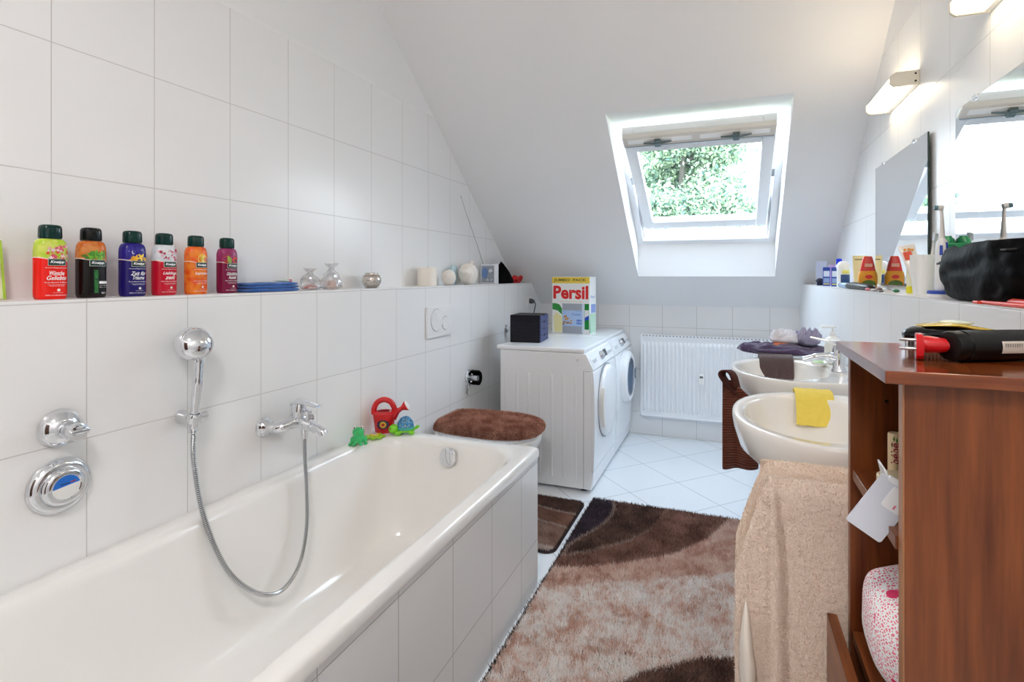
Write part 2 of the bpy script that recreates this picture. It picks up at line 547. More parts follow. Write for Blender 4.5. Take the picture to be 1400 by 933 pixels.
# open above so that the basin hangs inside
for fc in [fc for fc in m.bm.faces if fc.normal.z > .9 or fc.normal.z < -.9]: m.bm.faces.remove(fc)
o = m.build('bath_panel', [TILE_TUB, TILE_TUBE], smooth=0); o.parent = bath; o.location = (1.09, -1.09, 0)
o['label'] = 'tiled front panel of the bathtub'

# ------------------------------------------------------------------ wall fittings over the bath
WXL = -1.47
t = thing('stop_valve', 'chrome domed shower valve with a round knob on the left wall', 'valve', (WXL, .757, .876))
m = MB(); m.lathe([(.044, 0), (.0435, .004), (.041, .012), (.034, .022), (.024, .029), (.019, .031)], 40, (0, 0, 0), (1, 0, 0))
m.build('escutcheon', CHROME, t, smooth=60)
m = MB(); m.lathe([(.017, .028), (.019, .034), (.0205, .04), (.0195, .058), (.021, .066), (.02, .073), (.012, .076), (.001, .0765)], 32, (0, 0, 0), (1, .0, -.05))
kn = m.build('knob', CHROME, t, smooth=50)
m = MB(); m.box(.064, .0795, -.02, .02, -.006, .004); m.build('grip_bar', CHROME, kn, smooth=30, bevel=.003)

t = thing('bath_drain_control', 'round chrome rosette with a blue and white centre below the shower valve', 'bath fitting', (WXL, .757, .741))
m = MB(); m.lathe([(.064, 0), (.063, .006), (.056, .014), (.049, .017), (.0445, .016), (.043, .020), (.041, .026), (.035, .029), (.029, .029), (.0275, .027)], 56, axis=(1, 0, 0))
m.build('rosette', CHROME, t, smooth=50)
m = MB(); m.lathe([(.0282, .02), (.0282, .0272), (.001, .0272)], 48, axis=(1, 0, 0))
face = m.build('cover_disc', plain('disc_white', '#e9e9e6', .25), t, smooth=30)
face['label'] = 'white cover disc with a blue half'
pts = [(0.0274, .0272 * cos(a), .0272 * sin(a)) for a in [radians(12 + 168 * k / 20) for k in range(21)]]
m = MB(); m.fan([(x, y * .98, z * .98) for x, y, z in pts])
hb = m.build('blue_field', plain('disc_blue', '#1f6fd0', .3), face, smooth=0)
m = MB()
m.box(.0274, .0277, -.012, .006, .0068, .0095); m.box(.0274, .0277, .008, .018, .0085, .011)
m.bm.faces.ensure_lookup_table()
for i, fc in enumerate(m.bm.faces): fc.material_index = 0 if i < 6 else 1
m.build('printed_mark', [plain('disc_navy', '#143a78', .4), plain('disc_red', '#c0392b', .4)], face, smooth=0)

# mixer tap
t = thing('bath_mixer_tap', 'chrome lever mixer tap on the wall above the bath', 'tap', (WXL, 1.40, .722))
for y in (-.072, .072):
    m = MB(); m.lathe([(.034, 0), (.0335, .003), (.026, .016), (.017, .025), (.0165, .03)], 36, (0, y, 0), (1, 0, 0))
    m.build('rosette', CHROME, t, smooth=50)
m = MB()
m.tube(catmull([(.022, -.072, 0), (.05, -.072, .0), (.066, -.058, .003), (.074, -.03, .008), (.078, 0, .012), (.074, .03, .008), (.066, .058, .003), (.05, .072, 0), (.022, .072, 0)], 5),
       [.0165] * 9 + [.0185] * 6 + [.021] * 5 + [.024] * 5 + [.021] * 5 + [.0185] * 6 + [.0165] * 5, 18)
m.build('body', CHROME, t, smooth=70)
m = MB()
m.tube(catmull([(.07, 0, .006), (.11, 0, .0), (.15, .0, -.01), (.178, 0, -.018), (.186, 0, -.03)], 5), [.022] * 4 + [.019] * 5 + [.0165] * 5 + [.015] * 4 + [.0145] * 3, 16)
m.build('spout', CHROME, t, smooth=60)
m = MB(); m.lathe([(.023, 0), (.024, .02), (.023, .045), (.019, .056), (.008, .06), (.001, .0605)], 28, (.075, 0, .015), (.1, 0, 1))
m.build('cartridge', CHROME, t, smooth=50)
m = MB()
R = []
for k, (x, z, w, h) in enumerate([(.055, .066, .018, .008), (.075, .074, .023, .011), (.1, .075, .02, .008), (.125, .071, .015, .006), (.15, .067, .014, .005), (.163, .066, .012, .004)]):
    R.append([(x, w * cos(a), z + h * sin(a)) for a in [2 * pi * i / 16 for i in range(16)]])
m.rings(R); m.build('lever', CHROME, t, smooth=60)
m = MB(); m.cyl((.118, 0, .012), (.118, 0, .034), .008); m.lathe([(.010, 0), (.0125, .006), (.012, .014), (.004, .018)], 16, (.118, 0, .034), (0, 0, 1))
m.build('diverter_knob', CHROME, t, smooth=40)
m = MB(); m.cyl((.104, .0, -.012), (.104, 0, -.028), .0125); m.cyl((.104, 0, -.026), (.104, 0, -.05), .011, .009)
m.build('hose_outlet', CHROME, t, smooth=30)

# hand shower, its holder and hose
t = thing('shower_holder', 'small chrome wall holder carrying the hand shower', 'holder', (WXL, 1.045, .829))
m = MB(); m.lathe([(.019, 0), (.018, .01), (.014, .022), (.0135, .036)], 26, axis=(1, 0, 0))
m.build('wall_mount', CHROME, t)
m = MB(); m.lathe([(.0125, -.013), (.0185, -.012), (.0195, 0), (.0185, .012), (.0125, .013), (.0125, -.013)], 26, (.052, 0, 0), (.18, .03, 1), cap0=False, cap1=False)
m.cyl((.052, .014, 0), (.052, .034, 0), .011, .013)
m.build('clip', CHROME, t, smooth=45)
HX, HY, HZ = WXL + .052, 1.045, .829
t = thing('hand_shower', 'chrome hand shower with a rounded head resting in its wall holder', 'shower head', (HX, HY, HZ))
m = MB()
m.tube(catmull([(-.003, 0, -.028), (0, 0, .0), (.009, -.001, .06), (.019, -.003, .115), (.026, -.006, .16), (.024, -.008, .185)], 6), [.0105] * 6 + [.0108] * 6 + [.0125] * 6 + [.0115] * 6 + [.0125] * 6 + [.015], 18)
m.build('handle', CHROME, t, smooth=70)
m = MB(); m.lathe([(.001, .034), (.016, .033), (.031, .027), (.0415, .016), (.0475, .003), (.0485, -.006), (.0455, -.013), (.001, -.013)], 40, (.015, -.010, .214), (.84, -.34, .42))
m.build('spray_head', CHROME, t, smooth=45)
m = MB(); m.lathe([(.011, 0), (.0125, .004), (.0125, .010), (.0105, .012)], 20, (-.003, 0, -.03), (0, 0, -1)); m.build('hose_nut', CHROME, t)
m = MB()
P = catmull([(HX - .003, HY, HZ - .036), (-1.414, 1.042, .70), (-1.385, 1.050, .55), (-1.345, 1.085, .40), (-1.315, 1.145, .305), (-1.303, 1.215, .258), (-1.303, 1.275, .262), (-1.312, 1.33, .305), (-1.33, 1.372, .39), (-1.352, 1.395, .50), (-1.364, 1.40, .60), (-1.366, 1.40, .675)], 200)
L = [0]
for a, b in zip(P, P[1:]): L.append(L[-1] + (b - a).length)
pitch = .0056
Q, RR = [], []
s, j = 0.0, 0
while s < L[-1]:
    while L[j + 1] < s: j += 1
    f = (s - L[j]) / (L[j + 1] - L[j] + 1e-9)
    Q.append(P[j].lerp(P[j + 1], f)); RR.append(.0070 if len(Q) % 3 else .0044)
    s += pitch / 3
m.tube(Q, RR, 10)
hose = m.build('shower_hose', plain('hose_metal', '#c4c6c8', .16, 1.0), smooth=20)
tag(hose, 'ribbed metal shower hose hanging in a loop over the bathtub', 'hose')

# flush plate, paper holder, water valve, outlet
t = thing('flush_plate', 'white dual flush plate with two round buttons on the left wall', 'flush plate', (WXL, 2.445, .985))
m = MB(); m.box(0, .014, -.123, .123, -.082, .082); m.build('plate', WHITE_PLASTIC, t, smooth=0, bevel=.004)
for y, r, z in ((-.035, .058, .01), (.055, .036, -.012)):
    m = MB(); m.lathe([(r, .013), (r, .0165), (r - .002, .018), (r - .006, .0175), (.001, .0172)], 40, (0, y, z), (1, 0, 0))
    m.build('flush_button', WHITE_PLASTIC, t, smooth=40)
    m = MB(); m.lathe([(r + .0025, .0135), (r + .0025, .0146), (r, .0146), (r, .0135)], 40, (0, y, z), (1, 0, 0), cap0=False, cap1=False)
    m.build('button_gap', plain('gap_grey', '#a9a7a6', .6), t, smooth=0)

t = thing('paper_holder', 'round black and chrome toilet paper holder on the wall above the toilet', 'paper holder', (WXL, 2.80, .617))
m = MB(); m.lathe([(.05, 0), (.049, .006), (.042, .012), (.03, .013), (.028, .006), (.001, .006)], 36, axis=(1, 0, 0)); m.build('rosette', CHROME, t)
m = MB()
R = []
for a in [radians(-70 + 140 * k / 12) for k in range(13)]:
    R.append([(.012 + x, (.048 if o_ else .042) * cos(a) + .0, (.048 if o_ else .042) * sin(a)) for x, o_ in ((0, 1), (.05, 1), (.058, 0), (.0, 0))])
m.rings(R); m.build('cover', BLACK, t, smooth=30)
m = MB(); m.cyl((.0, 0, 0), (.062, 0, 0), .016); m.build('spindle', STEEL, t)
m = MB(); m.tube(catmull([(.008, -.02, -.04), (.012, -.03, -.06), (.006, -.032, -.085), (.012, -.026, -.1)], 5), [.007] * 6 + [.005] * 6 + [.002] * 4, 8); m.build('hanging_tongue', STEEL, t, smooth=60)

t = thing('water_valve', 'small chrome water valve on the wall behind the black drawer box', 'valve', (WXL, 3.36, .86))
m = MB(); m.lathe([(.03, 0), (.028, .006), (.014, .012), (.014, .05)], 24, axis=(1, 0, 0)); m.build('spindle', CHROME, t)
m = MB(); m.lathe([(.02, .045), (.026, .05), (.026, .075), (.018, .08), (.001, .081)], 20, axis=(1, 0, 0)); m.build('knob', CHROME, t)

t = thing('wall_outlet', 'white wall socket on the left wall near the sloping ceiling', 'socket', (WXL, 3.80, 1.03))
m = MB(); m.box(0, .01, -.041, .041, -.041, .041); m.build('plate', WHITE_PLASTIC, t, bevel=.003, smooth=0)
m = MB(); m.lathe([(.03, .0095), (.0285, .012), (.027, .0115), (.026, .007), (.001, .007)], 30, axis=(1, 0, 0)); m.build('socket_ring', WHITE_PLASTIC, t)
t = thing('power_plug', 'grey plug with a cable in the wall socket above the machines', 'plug', (WXL + .008, 3.80, 1.035))
m = MB(); m.lathe([(.019, 0), (.0195, .018), (.015, .034), (.008, .042)], 20, axis=(1, 0, -.15)); m.build('plug_body', plain('plug_grey', '#4a4c4f', .5), t)
m = MB(); m.tube(catmull([(.04, 0, -.006), (.05, .0, -.03), (.035, .005, -.09), (.03, .01, -.16), (.03, .012, -.2)], 6), .004, 8); m.build('cable', plain('plug_grey', '#4a4c4f', .5), t, smooth=60)

# ------------------------------------------------------------------ toilet with fluffy lid cover
t = thing('toilet', 'white wall-hung toilet between the bathtub and the dryer', 'toilet', (WXL, 2.47, 0))
def bowl(k, z, y0=0.0):
    out = []
    for i in range(40):
        a = 2 * pi * i / 40
        c, s = cos(a), sin(a)
        x = .30 + (.27 if c > 0 else .29) * math.copysign(abs(c) ** .82, c) * k
        y = .182 * math.copysign(abs(s) ** (.68 if c > 0 else .5), s) * (k if c > 0 else k * .97)
        out.append((max(x, .0), y, z))
    return out
m = MB(); m.rings([bowl(.45, .13), bowl(.62, .18), bowl(.84, .28), bowl(.96, .36), bowl(1, .395), bowl(1, .41), bowl(.97, .415)])
m.build('bowl', WHITE_CERAMIC, t, smooth=50)
m = MB(); m.rings([bowl(.99, .416), bowl(1.01, .42), bowl(1.01, .431), bowl(.99, .435)]); m.build('seat', WHITE_PLASTIC, t, smooth=40)
m = MB(); m.rings([bowl(.985, .436), bowl(1.0, .439), bowl(1.0, .449), bowl(.985, .453)]); m.build('lid', WHITE_PLASTIC, t, smooth=40)
cov = thing('toilet_lid_cover', 'fluffy brown cover on the closed toilet lid', 'lid cover', (WXL, 2.47, 0))
R = [bowl(1.0, .434), bowl(1.045, .437), bowl(1.055, .452), bowl(1.03, .466), bowl(.95, .473), bowl(.5, .476)]
R = [[(max(x, .045), y, z) for x, y, z in r] for r in R]
m = MB(); m.rings(R)
FUR = NT('brown_fur'); at = FUR.n('ShaderNodeAttribute', attribute_name='fibre'); FUR.link(at.outputs[0], FUR.b.inputs['Base Color']); FUR.set(Roughness=.75, Sheen_Weight=.2)
FIBRE = FUR.m
covb = m.build('fabric', plain('brown_plush', '#5d321f', .95), cov, smooth=60)
P, N = sample_mesh(covb, 60000, 3, lambda c, n: (n[:, 2] > -.3).astype(float))
rg = np.random.default_rng(5)
base = np.array(hx('#a65f45')[:3]); tip = np.array(hx('#efbfa6')[:3]); k = rg.random(len(P))[:, None]
patch = np.clip(np.array([.55 + .8 * nz(p[0] * 14, p[1] * 14, 0) + .7 * nz(p[0] * 45, p[1] * 45, 5) for p in P])[:, None], .05, 1)
N = N + np.array([[nz(p[0] * 40, p[1] * 40, 2), nz(p[0] * 40, p[1] * 40, 9), 0] for p in P]) * 1.1
fuzz('pile', cov, FIBRE, P, N, .017, .0026, base * (1 - patch) * .75 + (base * (1 - k) + tip * k) * patch, .8, 3, .7)

# ------------------------------------------------------------------ dryer and washing machine
MTOP = .815
def appliance(name, label, cat, y0, front):
    t = thing(name, label, cat, (-.72, y0, 0))
    W = .597
    # casing
    m = MB()
    m.prism([(-.568, .018), (-.005, .018), (-.005, .69), (-.046, .788), (-.568, .788)], lambda x, z: (x, 0, z), lambda x, z: (x, W, z))
    m.build('casing', WHITE_PAINT, t, smooth=0, bevel=.005)
    m = MB()                                          # pressed ribs of the side panel
    for k in range(7):
        x = -.53 + k * .072
        m.prism([(x - .007, .07), (x + .007, .07), (x + .009, .66), (x - .009, .66)], lambda a, z: (a, .001, z), lambda a, z: (x + (a - x) * .5, -.0035, .07 + (z - .07) * .985 + .004))
    m.build('pressed_rib', WHITE_PAINT, t, smooth=0)
    m = MB(); m.box(-.592, -.046, -.001, W + .001, .789, MTOP); m.build('top_plate', WHITE_PAINT, t, smooth=0, bevel=.008, bseg=3)
    m = MB(); m.prism([(-.006, .12), (.006, .122), (.012, .3), (.014, .45), (.011, .6), (.004, .684), (-.006, .686)], lambda x, z: (x, .002, z), lambda x, z: (x, W - .002, z))
    m.build('front_panel', WHITE_PAINT, t, smooth=20, bevel=.002)
    m = MB(); m.prism([(-.02, .02), (-.004, .02), (.005, .118), (-.02, .118)], lambda x, z: (x, .004, z), lambda x, z: (x, W - .004, z))
    m.build('kickplate', WHITE_PAINT, t, smooth=0, bevel=.003)
    m = MB(); m.prism([(-.02, .692), (.004, .692), (.004, .70), (-.038, .786), (-.06, .786)], lambda x, z: (x, .001, z), lambda x, z: (x, W - .001, z))
    pan = m.build('control_panel', WHITE_PAINT, t, smooth=0, bevel=.004)
    # sloped fascia: local frame on the panel
    def fas(y, s, d=0.0):                              # y across, s up the slope 0..1
        x = .004 + (-.038 - .004) * s; z = .70 + .086 * s
        return Vector((x + .9 * d, y, z + .44 * d))
    def slab(mb, ya, yb, sa, sb, d):
        a = [mb.v(fas(y, s, 0)) for y, s in ((ya, sa), (yb, sa), (yb, sb), (ya, sb))]
        b = [mb.v(fas(y, s, d)) for y, s in ((ya, sa), (yb, sa), (yb, sb), (ya, sb))]
        mb.f(b); 
        for i in range(4): mb.f([a[i], a[(i + 1) % 4], b[(i + 1) % 4], b[i]])
    m = MB(); slab(m, .03, .17, .12, .62, .0025); m.build('drawer_front' if front == 'glass' else 'container_front', WHITE_PAINT, pan, smooth=0, bevel=.001)
    m = MB(); slab(m, .06, .14, .3, .5, .004); m.build('grip_recess', plain('recess_grey', '#b9bbbd', .4), pan, smooth=0)
    m = MB(); slab(m, .36, .43, .3, .75, .002); m.build('display', plain('display_dark', '#3a4148', .2), pan, smooth=0)
    m = MB(); m.lathe([(.026, 0), (.025, .012), (.02, .02), (.001, .021)], 28, fas(.28, .5), (.9, 0, .44)); m.build('dial', plain('dial_silver', '#cfd2d6', .25, .6), pan)
    for k in range(5):
        m = MB(); slab(m, .45 + k * .026, .467 + k * .026, .35, .5, .003); m.build('button', plain('key_grey', '#c4c7cb', .4), pan, smooth=0)
    # door
    c = (0.012, W / 2, .47 if front == 'closed' else .50)
    if front == 'closed':
        r = .215
        m = MB(); m.lathe([(r, -.004), (r, .016), (r - .006, .024), (r - .03, .031), (r * .5, .036), (.001, .037)], 64, c, (1, 0, .0)); d = m.build('door', WHITE_PAINT, t, smooth=40)
        m = MB(); m.lathe([(r + .008, -.006), (r + .008, .003), (r, .003), (r, -.006)], 64, c, (1, 0, 0), cap0=False, cap1=False); m.build('door_gasket', plain('gasket_grey', '#8c8f94', .6), d)
        m = MB()
        pr = [(a, r + .002) for a in np.linspace(radians(150), radians(215), 16)] + [(a, r - .035) for a in np.linspace(radians(212), radians(153), 16)]
        m.prism([(rr * cos(a), rr * sin(a)) for a, rr in pr], lambda y, z: (c[0] + .012, c[1] + y, c[2] + z), lambda y, z: (c[0] + .034, c[1] + y, c[2] + z))
        m.build('door_handle', plain('handle_white', '#e8e4dc', .35), d, smooth=30, bevel=.003)
    else:
        r = .185
        m = MB(); m.lathe([(r, -.004), (r + .002, .02), (r - .006, .04), (r - .025, .05), (r - .05, .044), (r - .052, .02)], 64, c, (1, 0, 0), cap0=True, cap1=False); d = m.build('door', WHITE_PAINT, t, smooth=45)
        m = MB(); m.lathe([(r - .05, .036), (r - .065, .03), (r - .09, .008), (.05, -.0), (.001, -.002)], 56, c, (1, 0, 0), cap0=False)
        g = NT('porthole_glass'); g.set(Base_Color=hx('#4d6580'), Roughness=.05, Metallic=.0, Coat_Weight=1.0); m.build('porthole', g.m, d, smooth=60)
        m = MB(); m.lathe([(r - .046, .043), (r - .05, .048), (r - .055, .043), (r - .054, .034)], 64, c, (1, 0, 0), cap0=False, cap1=False); m.build('inner_ring', plain('ring_grey', '#b5bbc4', .2, .7), d)
        m = MB()
        pr = [(a, r - .004) for a in np.linspace(radians(-14), radians(14), 8)] + [(a, r - .04) for a in np.linspace(radians(14), radians(-14), 8)]
        m.prism([(rr * cos(a), rr * sin(a)) for a, rr in pr], lambda y, z: (c[0] + .03, c[1] + y, c[2] + z), lambda y, z: (c[0] + .056, c[1] + y, c[2] + z)); m.build('door_handle', plain('ring_grey', '#b5bbc4', .2, .7), d, smooth=0, bevel=.002)
    for x in (-.53, -.06):
        for y in (.05, W - .05):
            m = MB(); m.cyl((x, y, 0), (x, y, .022), .022); m.build('foot', BLACK, t)
    if front == 'closed':
        m = MB(); m.lathe([(.011, 0), (.011, .008), (.001, .01)], 18, (-.085, -.001, .755), (0, -1, 0)); m.build('screw_cap', WHITE_PLASTIC, t)
    m = MB(); m.box(-.052, -.050, -.0012, .002, .02, .69); m.build('panel_seam', plain('seam_grey', '#8d8a88', .6), t, smooth=0)
    m = MB(); m.box(-.05, -.004, -.0012, .002, .688, .6895); m.build('panel_seam', plain('seam_grey', '#8d8a88', .6), t, smooth=0)
    m = MB(); m.lathe([(.006, 0), (.005, .002), (.001, .0025)], 12, (.006, .12, .18), (1, 0, 0)); m.build('maker_badge', plain('badge_grey', '#9aa2ad', .4), t)
    return t
appliance('tumble_dryer', 'white tumble dryer with closed round door next to the toilet', 'dryer', 2.857, 'closed')
appliance('washing_machine', 'white front-loading washing machine with glass porthole in the back corner', 'washing machine', 3.468, 'glass')
# ------------------------------------------------------------------ detergent carton on the washing machine
def xform(t): return t
PW, PD, PH = .293, .125, .408
t = thing('detergent_box', 'tall white washing powder carton with red lettering on the washing machine', 'box', (-1.210, 3.605, MTOP), (0, 0, radians(-7)))
m = MB(); m.box(0, PW, 0, PD, 0, PH); m.build('carton', plain('carton_white', '#f5f5f3', .4), t, smooth=0, bevel=.002)
def decal(parent, name, mat, pts, o, X, Y, d=.0006):
    X, Y, o = Vector(X).normalized(), Vector(Y).normalized(), Vector(o); N = X.cross(Y)
    m = MB(); m.f([m.v(o + X * a + Y * b + N * d) for a, b in pts]); return m.build(name, mat, parent, smooth=0, fixn=False)
FR = ((0, 0, 0), (1, 0, 0), (0, 0, 1)); SD = ((PW, 0, 0), (0, 1, 0), (0, 0, 1))
def rc(x0, x1, y0, y1): return [(x0 * PW, y0 * PH), (x1 * PW, y0 * PH), (x1 * PW, y1 * PH), (x0 * PW, y1 * PH)]
C_ = lambda n, c: plain(n, c, .4)
decal(t, 'yellow_band', C_('pk_yellow', '#f2d34a'), rc(0, 1, .885, .995), *FR)
decal(t, 'grey_panel', C_('pk_grey', '#a7acb8'), rc(.28, .82, .005, .53), *FR)
decal(t, 'green_stripe', C_('pk_green', '#0d8c35'), rc(.87, .985, .085, .53), *FR, .0008)
decal(t, 'pale_stripe', C_('pk_pale', '#dbe7f6'), rc(.80, .87, .03, .53), *FR, .0008)
decal(t, 'blue_panel', C_('pk_blue', '#b3cdf2'), rc(.285, .81, .135, .41), *FR, .0009)
decal(t, 'green_leaf_print', C_('pk_leaf', '#2f9440'), [(.01 * PW, .53 * PH), (.01 * PW, .42 * PH), (.15 * PW, .40 * PH), (.27 * PW, .33 * PH), (.27 * PW, .44 * PH), (.2 * PW, .51 * PH), (.1 * PW, .53 * PH)], *FR, .0008)
decal(t, 'yellow_flower_print', C_('pk_flower', '#efe7ad'), [(.06 * PW, .02 * PH), (.27 * PW, .02 * PH), (.27 * PW, .3 * PH), (.2 * PW, .33 * PH), (.13 * PW, .38 * PH), (.04 * PW, .30 * PH)], *FR, .0007)
for k, (x, y, r, c) in enumerate([(.36, .30, .05, '#c98a4a'), (.40, .26, .06, '#d69b58'), (.33, .20, .045, '#b9844e'), (.42, .19, .05, '#a9784a'), (.50, .185, .04, '#c0894f'), (.52, .23, .035, '#d9a566'), (.31, .165, .035, '#8f5d38')]):
    decal(t, 'nut_print', C_('pk_nut%d' % k, c), [(x * PW + r * PW * cos(a), y * PH + r * .55 * PW * sin(a + .4)) for a in [2 * pi * i / 12 for i in range(12)]], *FR, .0011 + k * .0001)
decal(t, 'blue_badge', C_('pk_badge', '#5b84d8'), rc(.66, .79, .17, .25), *FR, .0012)
decal(t, 'white_patch', C_('pk_patch', '#f3f3f3'), rc(.875, .98, .26, .42), *FR, .0012)
decal(t, 'blue_patch', C_('pk_patch2', '#2b50c0'), [(.875 * PW, .23 * PH), (.98 * PW, .26 * PH), (.98 * PW, .33 * PH), (.875 * PW, .29 * PH)], *FR, .0014)
decal(t, 'white_foot_band', C_('pk_patch', '#f3f3f3'), rc(.86, .99, .005, .085), *FR, .0009)
lettering('JUMBO  PACK', C_('pk_ink', '#4c4a1e'), t, (PW * .48, -.0009, PH * .938), (1, 0, 0), (0, 0, 1), width=PW * .86, height=PH * .058, bold=.02)
PRED = C_('pk_red', '#e1201f')
lettering('Persil', PRED, t, (PW * .5, -.0009, PH * .725), (1, 0, 0), (0, 0, 1), width=PW * .93, height=PH * .235, bold=.035)
lettering('UNIVERSAL PULVER', C_('pk_gold', '#c9b98a'), t, (PW * .5, -.0009, PH * .563), (1, 0, 0), (0, 0, 1), width=PW * .6, height=PH * .018)
lettering('Classic', C_('pk_dark_blue', '#5d86c8'), t, (PW * .65, -.0016, PH * .345), (1, 0, 0), (0, 0, 1), width=PW * .24, height=PH * .045, bold=.01)
lettering('Persil', C_('pk_dark_blue', '#5d86c8'), t, (PW * .71, -.0016, PH * .395), (1, 0, 0), (0, 0, 1), width=PW * .15, height=PH * .016)
lettering('2x 28', C_('pk_white', '#ffffff'), t, (PW * .725, -.0018, PH * .21), (1, 0, 0), (0, 0, 1), width=PW * .1, height=PH * .03)
decal(t, 'side_green_panel', C_('pk_side_green', '#bfe0c9'), [(.0, .02 * PH), (.95 * PD, .02 * PH), (.95 * PD, .36 * PH), (0, .36 * PH)], *SD)
decal(t, 'side_green_edge', C_('pk_green', '#0d8c35'), [(.0, .02 * PH), (.10 * PD, .02 * PH), (.02 * PD, .3 * PH), (0, .3 * PH)], *SD, .0008)
decal(t, 'side_blue_panel', C_('pk_side_blue', '#8ba0da'), [(.2 * PD, .37 * PH), (.92 * PD, .37 * PH), (.92 * PD, .52 * PH), (.2 * PD, .52 * PH)], *SD)
lettering('Persil', C_('pk_side_ink', '#4668c0'), t, (PW + .0008, PD * .45, PH * .65), (0, 1, 0), (0, 0, 1), width=PD * .6, height=PH * .05)

# ------------------------------------------------------------------ woven drawer box
def weave_mat(name, col):
    t = NT(name); p = t.xyz(t.obj())
    w = t.n('ShaderNodeTexWave'); w.inputs['Scale'].default_value = 26; w.inputs['Distortion'].default_value = 1.2; w.bands_direction = 'Z'
    t.link(t.obj(), w.inputs['Vector'])
    t.link(t.mix(w.outputs[1], hx(col), tuple(x * 2.2 for x in hx(col)[:3]) + (1,)), t.b.inputs['Base Color'])
    t.bump(w.outputs[1], .5, .004); t.set(Roughness=.45, Specular_IOR_Level=.25); return t.m
WEAVE = weave_mat('dark_weave', '#0a0812'); WEAVE2 = weave_mat('dark_weave_front', '#343a5a')
BW, BD, BH = .19, .215, .17
t = thing('drawer_box', 'black woven box with four small drawers on the dryer', 'drawer box', (-1.285, 3.0, MTOP), (0, 0, radians(6)))
m = MB(); m.box(0, BW, 0, BD, 0, BH); m.build('frame', WEAVE, t, smooth=0, bevel=.003)
for k in range(4):
    z0 = .004 + k * .0415
    m = MB()
    n_ = 10
    pts = [(0.004, z0), (BD - .004, z0)] + [(BD - .004 - (BD - .008) * i / n_, z0 + .0385 - (.010 * max(0, 1 - abs(i / n_ - .5) * 7))) for i in range(n_ + 1)]
    m.prism(pts, lambda y, z: (BW - .004, y, z), lambda y, z: (BW + .006, y, z))
    m.build('drawer', WEAVE2, t, smooth=0, bevel=.0015)
# ------------------------------------------------------------------ radiator
t = thing('radiator', 'white ribbed panel radiator on the tiled wall under the window', 'radiator', (-.629, 3.995, .165))
RW, RH = .98, .615
m = MB()
n_ = 32
def rib(u, v):
    x = .012 + (RW - .024) * u
    z = .012 + (RH - .035) * v
    e = min(1, min(v, 1 - v) / .07)
    ph = (u * n_) % 1.0
    d = .009 * (1 - abs(ph - .5) * 2 > .42) * (1 if .05 < v < .95 else 0)
    return (x, -d, z)
m.grid(rib, n_ * 6, 24)
m.build('ribbed_front', WHITE_PAINT, t, smooth=0)
m = MB(); m.box(0, RW, -.004, .055, 0, .012); m.box(0, .012, -.004, .055, 0, RH - .02); m.box(RW - .012, RW, -.004, .055, 0, RH - .02); m.box(.012, RW - .012, .003, .05, .012, RH - .02)
m.build('body', WHITE_PAINT, t, smooth=0, bevel=.002)
m = MB()
m.box(-.002, RW + .002, -.006, .004, RH - .022, RH); m.box(-.002, RW + .002, .05, .058, RH - .022, RH)
for k in range(40):
    x = .01 + k * (RW - .02) / 39; m.box(x - .005, x + .005, .004, .05, RH - .010, RH - .004)
m.build('top_grille', WHITE_PAINT, t, smooth=0)
m = MB()
for k in range(39):
    x = .01 + (k + .5) * (RW - .02) / 39; m.box(x - .006, x + .006, -.0066, -.0055, RH - .006, RH + .0005)
m.build('grille_slot', plain('slot_grey', '#7c7b7a', .7), t, smooth=0)
m = MB(); m.box(.425, .462, -.032, -.009, .272, .345); r_ = m.build('heat_meter', plain('meter_white', '#f7f7f4', .35), t, smooth=0, bevel=.005, bseg=3)
m = MB(); m.box(.432, .455, -.0325, -.0318, .318, .333); m.build('display', plain('lcd_grey', '#59605c', .3), r_, smooth=0)

